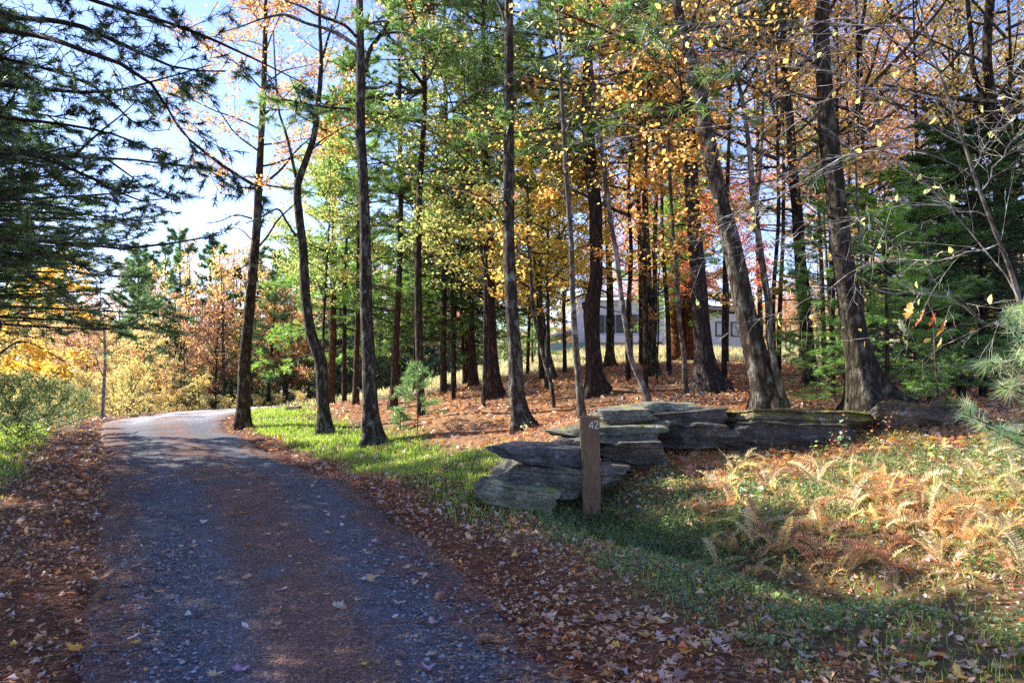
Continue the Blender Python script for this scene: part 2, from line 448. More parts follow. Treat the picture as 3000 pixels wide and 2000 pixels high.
# distant hills close the horizon
r_ = np.hypot(GX, GY)
GZ = GZ + sstep(150, 420, r_) * (14 + 26 * fbm(GX * .008, GY * .008, 0, 3, 3))
def blend(a, b, k): return a * (1 - k[..., None]) + np.array(b) * k[..., None]
gc = np.broadcast_to(np.array([.20, .125, .075]), (*GX.shape, 3)).copy()
gc = blend(gc, (.34, .20, .11), z_['rust'])
gc = blend(gc, (.40, .36, .20), z_['field'] * .9)
gc = blend(gc, (.17, .20, .055), z_['field'] * sstep(.0, .2, z_['nz'] + .05) * .7)
gc = blend(gc, (.075, .12, .022), z_['grass'])
gc = blend(gc, (.15, .062, .035), z_['needles'])
g = Geo(); ny, nx = GX.shape; ii = np.arange(ny * nx).reshape(ny, nx)
a, b, c, d = ii[:-1, :-1], ii[:-1, 1:], ii[1:, 1:], ii[1:, :-1]
g.add(np.stack([GX, GY, GZ], -1), np.concatenate([np.stack([a, b, c], -1).reshape(-1, 3), np.stack([a, c, d], -1).reshape(-1, 3)]), gc.reshape(-1, 3))

m, N, L, out = new_mat('forest_soil')
at = N.new('ShaderNodeAttribute'); at.attribute_name = 'Col'; tc = N.new('ShaderNodeTexCoord'); co = tc.outputs['Object']
n1 = noise(N, L, co, 9.0, 8, .7); n2 = noise(N, L, co, 60.0, 4, .7); n3 = noise(N, L, co, 1.2, 5, .6)
vo = N.new('ShaderNodeTexVoronoi'); vo.inputs['Scale'].default_value = 14.0; L.new(co, vo.inputs['Vector'])
v2 = mix(N, L, .55, at.outputs['Color'], ramp(N, L, n1.outputs[0], [(.3, (.35, .33, .3)), (.5, (.9, .9, .9)), (.72, (1.5, 1.35, 1.2))]).outputs[0], 'MULTIPLY')
v2 = mix(N, L, .35, v2, ramp(N, L, vo.outputs['Color'], [(.1, (.5, .4, .35)), (.9, (1.5, 1.3, 1.1))]).outputs[0], 'MULTIPLY')
v2 = mix(N, L, .6, v2, ramp(N, L, n2.outputs[0], [(.3, (.5, .5, .5)), (.7, (1.25, 1.25, 1.25))]).outputs[0], 'MULTIPLY')
v2 = mix(N, L, .3, v2, ramp(N, L, n3.outputs[0], [(.3, (.6, .6, .6)), (.7, (1.2, 1.2, 1.2))]).outputs[0], 'MULTIPLY')
p = N.new('ShaderNodeBsdfPrincipled'); p.inputs['Roughness'].default_value = .95; p.inputs['Specular IOR Level'].default_value = .15
L.new(v2, p.inputs['Base Color']); L.new(bump(N, L, n1.outputs[0], .8, .05, bump(N, L, n2.outputs[0], .7, .012)), p.inputs['Normal']); L.new(p.outputs[0], out.inputs[0])
M['soil'] = m
ground = link('ground', g.mesh('ground', True), M['soil'], kind='structure')

# gravel drive: a sheet over the ground whose ragged rim dips under the verge
nl = 620; CL = resample(np.hstack([RC, RHW[:, None]]), nl); tg = np.gradient(CL[:, :2], axis=0); tg = unit(tg); nr = np.stack([tg[:, 1], -tg[:, 0]], 1)
cu = np.linspace(-1.25, 1.25, 45)
DX = CL[:, None, 0] + nr[:, None, 0] * cu[None] * CL[:, None, 2]; DY = CL[:, None, 1] + nr[:, None, 1] * cu[None] * CL[:, None, 2]
sd, _ = road_sd(DX, DY)
edge = sd + (fbm(DX * 1.6, DY * 1.6, 0, 12, 4) - .5) * .5
DZ = H(DX, DY) + .012 - .09 * sstep(-.12, .2, edge) + .02 * np.cos(cu * 2.2)[None] - .012 * np.exp(-((np.abs(cu[None]) - .55) / .18) ** 2) + (fbm(DX * 3, DY * 3, 0, 8, 3) - .5) * .015
strip = np.exp(-((cu[None] - .02) / .30) ** 4) * sstep(.38, .52, fbm(DX * 1.3, DY * 1.3, 0, 21, 4) + .06)
rimn = sstep(.66, .86, np.abs(cu)[None] + (fbm(DX * 1.1, DY * 1.1, 0, 23, 3) - .5) * .5)
nd = np.clip(strip + rimn, 0, 1)
# sunlight painted into the gravel colour where the drive turns beyond the trees
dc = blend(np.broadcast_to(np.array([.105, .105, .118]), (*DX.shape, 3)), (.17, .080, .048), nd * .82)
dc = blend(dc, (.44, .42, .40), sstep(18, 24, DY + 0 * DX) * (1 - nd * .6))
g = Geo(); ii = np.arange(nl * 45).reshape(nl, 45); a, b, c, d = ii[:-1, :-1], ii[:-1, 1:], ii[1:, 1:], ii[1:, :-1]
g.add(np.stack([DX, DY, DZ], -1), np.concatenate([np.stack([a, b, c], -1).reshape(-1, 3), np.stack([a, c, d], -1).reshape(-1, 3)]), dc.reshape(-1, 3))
m, N, L, out = new_mat('gravel')
at = N.new('ShaderNodeAttribute'); at.attribute_name = 'Col'; tc = N.new('ShaderNodeTexCoord'); co = tc.outputs['Object']
vo = N.new('ShaderNodeTexVoronoi'); vo.inputs['Scale'].default_value = 75.0; L.new(co, vo.inputs['Vector'])
vo2 = N.new('ShaderNodeTexVoronoi'); vo2.inputs['Scale'].default_value = 30.0; L.new(co, vo2.inputs['Vector'])
n1 = noise(N, L, co, 5.0, 6, .65)
cc = mix(N, L, .8, at.outputs['Color'], ramp(N, L, vo.outputs['Color'], [(.05, (.25, .25, .28)), (.55, (.85, .85, .9)), (.8, (1.5, 1.5, 1.6)), (.97, (3.6, 3.6, 3.8))]).outputs[0], 'MULTIPLY')
cc = mix(N, L, .5, cc, ramp(N, L, n1.outputs[0], [(.3, (.5, .48, .48)), (.7, (1.3, 1.3, 1.3))]).outputs[0], 'MULTIPLY')
p = N.new('ShaderNodeBsdfPrincipled'); p.inputs['Roughness'].default_value = .85; p.inputs['Specular IOR Level'].default_value = .3
L.new(cc, p.inputs['Base Color']); L.new(bump(N, L, vo.outputs['Distance'], .9, -.008, bump(N, L, vo2.outputs['Distance'], .6, -.01)), p.inputs['Normal']); L.new(p.outputs[0], out.inputs[0])
M['gravel'] = m
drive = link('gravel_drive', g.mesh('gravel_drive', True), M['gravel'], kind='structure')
# ---------------------------------------------------------------- trees
# leaf colours (linear)
GOLD = [(.60, .36, .05), (.64, .43, .07), (.54, .29, .035), (.56, .43, .11)]
ORANGE = [(.60, .28, .05), (.55, .22, .04), (.64, .36, .08), (.46, .18, .05), (.58, .32, .13)]
REDOR = [(.52, .13, .05), (.58, .22, .06), (.46, .08, .05), (.60, .31, .12), (.54, .26, .14)]
YELLOW = [(.62, .48, .08), (.58, .40, .06), (.48, .46, .10), (.62, .38, .07)]
YGREEN = [(.32, .38, .09), (.24, .32, .08), (.42, .42, .10), (.54, .42, .09), (.20, .29, .08)]
PINEC = [(.11, .18, .065), (.15, .22, .08), (.08, .14, .055), (.20, .25, .09)]
DARKC = [(.040, .080, .030), (.055, .10, .035), (.03, .06, .028), (.07, .11, .035)]

def trunk_mesh(pts, rad, seed=0, flare=.35, sides=None, ridge=.05, spacing=None):
    """pts (n,3) world, rad (n,) -> mesh relative to pts[0], with root flare and furrows"""
    P = np.hstack([np.asarray(pts, float), np.asarray(rad, float)[:, None]])
    L_ = np.linalg.norm(np.diff(P[:, :3], axis=0), axis=1).sum()
    r0 = P[0, 3]
    sides = sides or int(np.clip(r0 * 130, 7, 34))
    n = int(np.clip(L_ / (spacing or max(.10, r0 * .45)), 8, 150))
    C = resample(P, n); base = C[0, :3].copy()
    s = np.concatenate([[0], np.cumsum(np.linalg.norm(np.diff(C[:, :3], axis=0), axis=1))])
    C[0, 2] -= .0
    T = np.gradient(C[:, :3], axis=0); T = unit(T)
    A = unit(np.cross(T, np.array([0, 1.0, 0]))); B = np.cross(T, A)
    th = np.arange(sides) * 2 * math.pi / sides
    R = np.maximum(C[:, 3], .004)[:, None] * np.ones((1, sides))
    rs = np.random.default_rng(seed); nb = rs.integers(4, 7); ph = rs.random() * 6
    fl = flare * np.exp(-s / (r0 * 1.5))[:, None]
    lobes = .25 + .9 * (np.clip(np.cos(th * nb + ph + .8 * np.sin(th + ph)), -.2, 1)[None] * .5 + .3)
    R = R * (1 + fl * lobes * 1.6)
    cx, sx = np.cos(th)[None], np.sin(th)[None]
    R = R * (1 + ridge * 2 * (fbm(cx * 2.6 + 7, sx * 2.6, s[:, None] * 1.3 + seed, seed, 3) - .5) + ridge * 1.6 * (vnoise(cx * 7 + 9, sx * 7, s[:, None] * 2.4 + seed, seed + 5) - .5))
    V = C[:, None, :3] + R[..., None] * (np.cos(th)[None, :, None] * A[:, None] + np.sin(th)[None, :, None] * B[:, None]) - base
    V[0, :, 2] -= .25 + .5 * r0          # buried foot
    idx = np.arange(n * sides).reshape(n, sides); a = idx[:-1]; b = np.roll(a, -1, 1); c = idx[1:]; d = np.roll(c, -1, 1)
    tr = np.concatenate([np.stack([a, b, d], -1).reshape(-1, 3), np.stack([a, d, c], -1).reshape(-1, 3)])
    g = Geo(); g.add(V, tr); return g, C, base

def leafy(g_wood, g_leaf, rng, P1, R1, leaf, pal, nleaf, kids=(7, 6), wts=None, rad2=.35, l2=.42, l3=.38, spread=.12, flat=.6, ang=(35, 65), wood_col=(1, 1, 1), keep=1.0, minr=.0035):
    """twigs and leaves on the given boughs P1 (N,K,3)"""
    V, T = tubes(P1, R1, 5); g_wood.add(V, T, wood_col)
    L1 = np.linalg.norm(np.diff(P1, axis=1), axis=2).sum(1)
    S, D, pi, t = children(rng, P1, kids[0], .12, .98, ang, flat)
    l = L1[pi] * l2 * (1.15 - .75 * t) * rng.uniform(.6, 1.2, len(t))
    P2 = grow(rng, S, D, l, 5, .16, .05)
    r = np.maximum(np.interp(t, [0, 1], [1, .3]) * R1[pi, 0] * rad2, minr * 1.2)
    R2 = r[:, None] * np.linspace(1, .35, 5)[None]
    V, T = tubes(P2, R2, 3); g_wood.add(V, T, wood_col)
    S, D, pj, t3 = children(rng, P2, kids[1], .15, 1.0, (25, 60), flat)
    l3_ = l[pj] * l3 * rng.uniform(.6, 1.3, len(t3))
    P3 = grow(rng, S, D, l3_, 3, .2, .02)
    R3 = np.full((len(P3), 3), minr) * np.linspace(1.2, .5, 3)[None]
    V, T = tubes(P3, R3, 3); g_wood.add(V, T, wood_col)
    if nleaf > 0:
        q = rng.integers(0, len(P3), int(nleaf)); k = rng.random(int(nleaf)) * 1.99; i = k.astype(int); f = (k - i)[:, None]
        # leaves gather on some sprays and leave others bare
        w = (vnoise(P3[:, 0, 0] * 1.3, P3[:, 0, 1] * 1.3, P3[:, 0, 2] * 1.3, int(rng.integers(1000))) > (1 - keep) * .9)[q]
        c = P3[q, i] * (1 - f) + P3[q, i + 1] * f + rng.normal(0, spread, (len(q), 3)) * np.array([1, 1, .5])
        c = c[w]; col = pick(rng, pal, len(c), wts)
        tone = (.75 + .5 * vnoise(c[:, 0] * .9, c[:, 1] * .9, c[:, 2] * .9, 4))[:, None]
        V, T, Cc = leaf_quads(rng, c, leaf, .5, .75, col * tone); g_leaf.add(V, T, Cc)
    return P2, P3

def broad_crown(seed, height, radius, n1, nleaf, leaf, pal, wts=None, z0=0.0, kids=(7, 6), keep=.85, up=(15, 55), r0=.05, spread=.14):
    """a crown round the z axis from z0 to z0+height"""
    rng = np.random.default_rng(seed); gw, gl = Geo(), Geo()
    zs = z0 + height * (np.arange(n1) + rng.random(n1) * .8) / n1 * .92
    az = rng.random() * 6 + np.arange(n1) * 2.4 + rng.normal(0, .3, n1)
    rel = (zs - z0) / height
    el = np.radians(np.interp(rel, [0, 1], up) + rng.normal(0, 8, n1))
    D = np.stack([np.cos(az) * np.cos(el), np.sin(az) * np.cos(el), np.sin(el)], 1)
    S = np.stack([0 * zs, 0 * zs, zs], 1)
    Ls = radius * (1.15 - .7 * rel ** 1.6) * rng.uniform(.7, 1.15, n1) / np.maximum(np.cos(el), .5)
    P1 = grow(rng, S, D, Ls, 7, .10, .02)
    R1 = (r0 * (1 - .6 * rel) * rng.uniform(.7, 1.1, n1))[:, None] * np.linspace(1, .2, 7)[None]
    leafy(gw, gl, rng, P1, R1, leaf, pal, nleaf, kids, wts, keep=keep, spread=spread)
    return gw, gl

def pine_crown(seed, height, radius, n1, ntuft, size=.15, k=9, pal=PINEC, width=.0045, z0=0.0, taper=.75, low_el=-8, top_el=35, kids=(9, 5), side=None, drp=.03, keep=.9, shape=None, flatd=.9, lmul=None):
    """tiers of level boughs with flat sprays of needle tufts; side=(azimuth, half angle) limits where boughs grow"""
    rng = np.random.default_rng(seed); gw, gl = Geo(), Geo()
    rel = (np.arange(n1) + rng.random(n1)) / n1
    zs = z0 + height * (np.round(rel * n1 / 4) * 4 / n1 + rng.normal(0, .012, n1)).clip(0, .97)
    az = rng.random(n1) * 2 * math.pi
    if side: az = side[0] + rng.uniform(-side[1], side[1], n1)
    el = np.radians(np.interp(rel, [0, 1], [low_el, top_el]) + rng.normal(0, 6, n1))
    D = np.stack([np.cos(az) * np.cos(el), np.sin(az) * np.cos(el), np.sin(el)], 1)
    Ls = radius * (1.0 - taper * rel ** 1.3) * rng.uniform(.55, 1.1, n1)
    P1 = grow(rng, np.stack([0 * zs, 0 * zs, zs], 1), D, Ls, 8, .06, .03, drp)
    R1 = (.012 + .010 * Ls)[:, None] * np.linspace(1, .2, 8)[None]
    V, T = tubes(P1, R1, 5); gw.add(V, T)
    S, D, pi, t = children(rng, P1, kids[0], .25, 1.0, (35, 60), flatd)
    l = Ls[pi] * .42 * (1.2 - .85 * t) * rng.uniform(.6, 1.2, len(t))
    P2 = grow(rng, S, D, l, 5, .09, .03, drp)
    V, T = tubes(P2, np.maximum(R1[pi, 0] * .35, .005)[:, None] * np.linspace(1, .3, 5)[None], 3); gw.add(V, T)
    S, D, pj, t3 = children(rng, P2, kids[1], .25, 1.0, (30, 55), flatd)
    P3 = grow(rng, S, D, l[pj] * .45 * rng.uniform(.5, 1.2, len(t3)), 3, .12, .05)
    V, T = tubes(P3, np.full((len(P3), 3), .0035) * np.array([1, .8, .5])[None], 3); gw.add(V, T)
    if ntuft:
        q = rng.integers(0, len(P3), ntuft); f = (rng.random(ntuft) ** .7 * 1.98); i = f.astype(int); f = (f - i)[:, None]
        c = P3[q, i] * (1 - f) + P3[q, i + 1] * f
        w = vnoise(c[:, 0] * 1.1, c[:, 1] * 1.1, c[:, 2] * 2.2, seed + 3) > (1 - keep) * .9
        c = c[w]; q = q[w]
        D = unit(P3[q, 2] - P3[q, 1]); D[:, 2] += .25
        tone = (.7 + .6 * vnoise(c[:, 0] * .8, c[:, 1] * .8, c[:, 2] * 1.6, 9))[:, None]
        V, T, C = tufts(rng, c, D, size, k, width, 1.0, pick(rng, pal, len(c)) * tone); gl.add(V, T, C)
    return gw, gl

# shared crowns ---------------------------------------------------------
PROTO = {}
def proto(key, gw, gl, leafmat, barkmat='twig'):
    mw = gw.mesh(key + '_boughs'); mw.materials.append(M[barkmat])
    ml = gl.mesh(key + '_foliage'); ml.materials.append(M[leafmat])
    PROTO[key] = (mw, ml)
proto('pine_open', *pine_crown(11, 11, 3.0, 54, 9500, .17, 8, keep=.85, width=.0075), 'needle')
proto('pine_open2', *pine_crown(12, 9, 3.3, 48, 8600, .18, 8, keep=.82, width=.0075), 'needle')
proto('pine_dense', *pine_crown(13, 9, 2.6, 64, 10500, .16, 8, keep=.95, width=.006), 'needle')
proto('hemlock', *pine_crown(14, 8, 2.6, 70, 11500, .11, 8, pal=DARKC, width=.008, low_el=-14, drp=.12, keep=.92), 'needle')
proto('maple_a', *broad_crown(21, 6.0, 2.6, 20, 11000, .115, [(1, 1, 1)], keep=.88), 'leaf')
proto('maple_b', *broad_crown(22, 7.5, 2.9, 24, 11000, .115, [(1, 1, 1)], keep=.82), 'leaf')
proto('maple_thin', *broad_crown(23, 6.5, 2.6, 18, 4200, .095, [(1, 1, 1)], keep=.6), 'leaf')
proto('bare', *broad_crown(24, 7.0, 2.4, 18, 420, .08, [(1, 1, 1)], keep=.6, up=(30, 65)), 'leaf')

def mixmesh(key, src, pal, seed, wts=None):
    """same foliage as src with leaves recoloured from a palette (clustered)"""
    mw, ml = PROTO[src]; m2 = ml.copy(); m2.name = key + '_foliage'
    n = len(m2.vertices); rng = np.random.default_rng(seed)
    co = np.empty(n * 3, np.float32); m2.vertices.foreach_get('co', co); co = co.reshape(-1, 3)[::4]
    k = len(co); u = fbm(co[:, 0] * .8, co[:, 1] * .8, co[:, 2] * .8, seed, 3)
    u = np.clip((u - .28) / .44 + rng.normal(0, .16, k), 0, .999)
    P = np.array(pal)[(u * len(pal)).astype(int)]
    old = np.empty(n * 4, np.float32); m2.color_attributes['Col'].data.foreach_get('color', old); old = old.reshape(-1, 4)
    old[:, :3] = np.repeat(P, 4, axis=0) * np.clip(old[:, :3], .3, 1.5)
    m2.color_attributes['Col'].data.foreach_set('color', old.ravel()); PROTO[key] = (mw, m2)
mixmesh('gold_maple', 'maple_a', GOLD + ORANGE[:2], 1)
mixmesh('gold_maple2', 'maple_b', GOLD, 2)
mixmesh('orange_maple', 'maple_b', ORANGE, 3)
mixmesh('gold_thin', 'maple_thin', GOLD + ORANGE[:1], 14)
mixmesh('orange_thin', 'maple_thin', ORANGE + [(.66, .36, .12)], 4)
mixmesh('red_maple', 'maple_a', REDOR, 5)
mixmesh('yellow_maple', 'maple_a', YELLOW + [(.38, .45, .06)], 6)
mixmesh('lime_maple', 'maple_b', YGREEN, 7)
mixmesh('yellow_thin', 'maple_thin', YELLOW, 8)
mixmesh('bare_gold', 'bare', GOLD, 9)

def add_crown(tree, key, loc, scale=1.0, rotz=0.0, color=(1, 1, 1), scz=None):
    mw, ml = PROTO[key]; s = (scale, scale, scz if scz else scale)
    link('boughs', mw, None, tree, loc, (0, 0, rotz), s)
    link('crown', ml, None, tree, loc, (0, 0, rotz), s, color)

TREES = {}
def trunk_tree(key, name, label, cat, px, top=None, bark='bark_maple', tint=(1, 1, 1), group=None, flare=.35, d=None, ridge=.05, lean_y=0.0, H_add=0.0):
    """px: list of (px, py, width px) from the ground up. The foot stands where its pixel meets the ground."""
    p0 = gp(px[0][0], px[0][1]) if d is None else W(px[0][0], px[0][1], d)
    dd = p0[1]
    pts, rad = [], []
    for i, (x, y, w) in enumerate(px):
        q = W(x, y, dd); q[1] += lean_y * i / len(px)
        pts.append(q); rad.append(w * .5 * dd / F)
    pts[0] = p0
    # carry on above the frame in the same direction
    if H_add > 0:
        v = pts[-1] - pts[-2]; v = v / v[2]; v[:2] *= .5
        for f in (.35, .7, 1.0):
            pts.append(pts[-3 if False else -1] + v * H_add * .34); rad.append(rad[len(px) - 1] * (1 - .8 * f))
    pts = np.array(pts); rad = np.array(rad)
    g, C, base = trunk_mesh(pts, rad, abs(hash(key)) % 997 if False else sum(map(ord, key)), flare, ridge=ridge)
    t = thing(name, label, cat, base, group)
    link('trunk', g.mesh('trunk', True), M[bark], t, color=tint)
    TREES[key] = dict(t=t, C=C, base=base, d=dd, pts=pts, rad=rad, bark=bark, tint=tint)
    return TREES[key]

def at_py(tr, py):
    """centre of the trunk at picture height py (relative to the foot)"""
    z = W(1500, py, tr['d'])[2]; C = tr['C']; k = np.argmin(np.abs(C[:, 2] - z)); return C[k, :3] - tr['base'], C[k, 3]

def limbs(tr, lines, name='branch', sides=7, tint=None):
    """hand-placed limbs: [( [(px,py,w)...], depth offset at the tip )]; each is a part of its tree; returns boughs for twigs"""
    out = []
    for pts, dy in lines:
        n = len(pts); P = np.array([[*(W(x, y, tr['d'] + dy * i / (n - 1))), w * .5 * tr['d'] / F] for i, (x, y, w) in enumerate(pts)])
        C = resample(P, max(6, n * 5)); C[:, :3] -= tr['base']
        V, T = tubes(C[None, :, :3], np.maximum(C[None, :, 3], .004), sides)
        g = Geo(); g.add(V, T); link(name, g.mesh(name, True), M[tr['bark']], tr['t'], color=tr['tint'])
        k = np.linspace(0, len(C) - 1, 8).astype(int); out.append(C[k])
    return out

def dress(tr, boughs, seed, nleaf, leaf, pal, kids=(7, 6), keep=.8, wts=None, color=(1, 1, 1), l2=.42, spread=.12, minr=.0035, l3=.38, twig='twig', ang=(35, 65), flat=.6):
    """twigs and leaves along limbs"""
    rng = np.random.default_rng(seed); gw, gl = Geo(), Geo(); B = np.array(boughs)
    leafy(gw, gl, rng, B[:, :, :3], B[:, :, 3] * .8, leaf, pal, nleaf, kids, wts, l2=l2, keep=keep, spread=spread, minr=minr, l3=l3, ang=ang, flat=flat)
    mw = gw.mesh('twigs'); link('twigs', mw, M[twig], tr['t'])
    if nleaf: link('crown', gl.mesh('crown'), M['leaf'], tr['t'], color=color)

def auto_limbs(tr, seed, py0, n, length, up=(20, 60), py1=None, az=None, zspan=None):
    """limbs sprouting from the trunk between two picture heights"""
    rng = np.random.default_rng(seed); C = tr['C']; z0 = W(1500, py0, tr['d'])[2]
    z1 = W(1500, py1, tr['d'])[2] if py1 is not None else C[-1, 2] * .98 + .02 * z0
    zs = np.linspace(z0, z1, n) + rng.normal(0, .15, n)
    k = np.array([np.argmin(np.abs(C[:, 2] - z)) for z in zs]); S = C[k, :3] - tr['base']
    a = rng.random() * 6 + np.arange(n) * 2.4 + rng.normal(0, .4, n)
    if az is not None: a = rng.uniform(az[0], az[1], n)
    el = np.radians(np.linspace(up[0], up[1], n) + rng.normal(0, 8, n))
    D = np.stack([np.cos(a) * np.cos(el), np.sin(a) * np.cos(el), np.sin(el)], 1)
    Ls = length * np.linspace(1, .55, n) * rng.uniform(.65, 1.15, n)
    P = grow(rng, S, D, Ls, 8, .11, .03)
    r = np.minimum(C[k, 3] * .42, .012 + Ls * .014)
    R = r[:, None] * np.linspace(1, .22, 8)[None]
    return list(np.concatenate([P, R[..., None]], 2))
# ---------------------------------------------------------------- the roadside trees, one by one
T = trunk_tree('T1', 'maple_tree', 'orange-leaved maple with a straight brown trunk standing in the grass beside the drive bend', 'tree',
    [(711, 1254, 42), (714, 1150, 36), (718, 1046, 33), (734, 868, 29), (744, 760, 26), (752, 667, 24), (758, 545, 22), (763, 446, 19), (772, 268, 16), (777, 90, 13)], H_add=2.5, tint=(1.0, .85, .65))
B = limbs(T, [([(756, 549, 11), (690, 510, 9), (616, 455, 7), (549, 402, 4), (500, 350, 2)], .5),
              ([(758, 550, 9), (820, 500, 7), (870, 440, 5), (915, 400, 3)], -.8),
              ([(752, 730, 7), (785, 690, 6), (814, 645, 5), (859, 602, 4), (905, 560, 2)], -.5),
              ([(738, 640, 6), (690, 630, 4), (645, 648, 3), (600, 655, 2)], .3), ([(728, 770, 4), (710, 782, 3), (675, 784, 2)], 0),
              ([(735, 700, 4), (700, 670, 3), (650, 672, 2)], .5)])
B1 = auto_limbs(T, 3, 520, 20, 3.0, (10, 60))
dress(T, B[:2] + B1, 31, 8200, .09, [(.50, .24, .04), (.52, .31, .05), (.46, .19, .03), (.54, .34, .08), (.42, .15, .03)], (7, 6), .8, spread=.13)
rng = np.random.default_rng(5)
dress(T, B[2:], 33, 130, .075, GOLD, (4, 3), 1.0, spread=.1, minr=.003)

T = trunk_tree('T2', 'maple_tree', 'crooked lichen-spotted maple that bends twice, second trunk from the drive', 'tree',
    [(953, 1272, 44), (948, 1200, 36), (944, 1136, 34), (939, 1060, 36), (912, 979, 31), (895, 868, 28), (888, 734, 26), (877, 640, 24), (872, 545, 22), (892, 482, 19), (919, 402, 17), (934, 290, 15), (941, 179, 12), (937, 89, 10), (936, 0, 8)], H_add=2)
B = limbs(T, [([(868, 694, 7), (840, 650, 7), (814, 613, 6), (765, 636, 5), (720, 655, 3)], -.4),
              ([(867, 520, 10), (850, 440, 9), (834, 379, 8), (818, 330, 7), (806, 200, 5), (800, 60, 3)], .6),
              ([(864, 552, 9), (830, 550, 7), (777, 540, 5), (740, 510, 3)], .5),
              ([(936, 330, 8), (950, 312, 8), (985, 268, 6), (1040, 250, 4)], .8),
              ([(945, 170, 8), (968, 89, 7), (990, 27, 5), (1000, -60, 3)], .5),
              ([(915, 420, 5), (938, 425, 4), (955, 410, 2)], 0)])
B1 = auto_limbs(T, 9, 430, 11, 2.2, (15, 65))
dress(T, B[1:5] + B1, 35, 2300, .08, ORANGE + [(.52, .27, .05)], (7, 6), .6)

T = trunk_tree('T3', 'maple_tree', 'tall straight grey-barked maple with a flared root, third big trunk along the drive', 'tree',
    [(1095, 1305, 58), (1088, 1240, 50), (1084, 1180, 44), (1080, 1046, 38), (1073, 912, 36), (1071, 779, 34), (1069, 640, 31), (1062, 491, 29), (1055, 357, 29), (1057, 223, 27), (1055, 134, 25), (1053, 22, 22)], H_add=4, flare=.6)
B = limbs(T, [([(1070, 210, 14), (1082, 150, 15), (1129, 80, 12), (1151, 22, 9), (1165, -60, 6)], .8),
              ([(1045, 136, 11), (1005, 108, 11), (968, 89, 10), (892, 67, 9), (845, 45, 8), (789, 49, 6), (700, 80, 4), (640, 98, 3)], 1.2),
              ([(1045, 110, 10), (1010, 75, 9), (932, 45, 8), (880, 18, 6), (834, 4, 4)], -1.0),
              ([(1070, 257, 10), (1100, 258, 9), (1124, 252, 8), (1146, 241, 7)], -.6),
              ([(1112, 102, 9), (1150, 96, 8), (1182, 98, 7), (1258, 125, 6), (1320, 165, 4), (1400, 180, 3)], 1.5)])
B1 = auto_limbs(T, 13, 60, 14, 3.0, (25, 65))
dress(T, [B[0], B[1], B[2], B[4]] + B1, 37, 2600, .085, ORANGE + [(.50, .27, .06)], (8, 6), .5)

T = trunk_tree('T4', 'pine_tree', 'slim straight reddish pine right of the grey maple, foot beside the little pine sapling', 'tree',
    [(1151, 1198, 26), (1156, 1100, 23), (1160, 1002, 20), (1169, 823, 17), (1174, 645, 15), (1172, 402, 13), (1170, 223, 10), (1168, 100, 7)], bark='bark_pine', tint=(1.35, 1.0, .85), H_add=1.5)
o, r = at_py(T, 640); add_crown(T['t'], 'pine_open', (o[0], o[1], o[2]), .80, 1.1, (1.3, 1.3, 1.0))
T = trunk_tree('T5', 'pine_tree', 'reddish pine trunk half hidden just left of the grey maple', 'tree',
    [(1042, 1185, 20), (1044, 1060, 17), (1047, 957, 15), (1050, 800, 13), (1050, 500, 9), (1050, 300, 6)], bark='bark_pine', tint=(1.4, 1.0, .8))
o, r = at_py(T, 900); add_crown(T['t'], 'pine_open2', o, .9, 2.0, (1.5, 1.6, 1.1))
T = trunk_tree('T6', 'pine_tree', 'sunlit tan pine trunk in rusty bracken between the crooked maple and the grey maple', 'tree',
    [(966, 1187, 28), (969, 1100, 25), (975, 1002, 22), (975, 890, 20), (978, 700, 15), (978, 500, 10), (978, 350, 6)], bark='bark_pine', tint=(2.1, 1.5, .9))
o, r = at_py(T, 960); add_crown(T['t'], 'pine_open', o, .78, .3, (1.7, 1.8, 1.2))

T = trunk_tree('T7', 'black_cherry_tree', 'dark scaly-barked trunk standing alone just left of the stone wall', 'tree',
    [(1534, 1268, 66), (1524, 1215, 52), (1514, 1159, 45), (1508, 1044, 43), (1501, 930, 38), (1495, 815, 36), (1491, 700, 34), (1491, 491, 31), (1491, 357, 29), (1491, 223, 28), (1491, 89, 26), (1491, 0, 24)], H_add=5, ridge=.09, flare=.5)
B = limbs(T, [([(1487, 500, 6), (1430, 440, 5), (1370, 400, 4), (1300, 370, 2)], 1), ([(1480, 660, 6), (1440, 600, 5), (1370, 560, 4), (1290, 545, 3), (1240, 520, 2)], -.8),
              ([(1500, 280, 5), (1530, 260, 4), (1570, 240, 2)], 0), ([(1478, 60, 8), (1455, 0, 7), (1430, -60, 4)], .5)])
B1 = auto_limbs(T, 17, -20, 12, 3.2, (25, 65))
dress(T, B + B1, 41, 900, .08, ORANGE, (6, 5), .6)

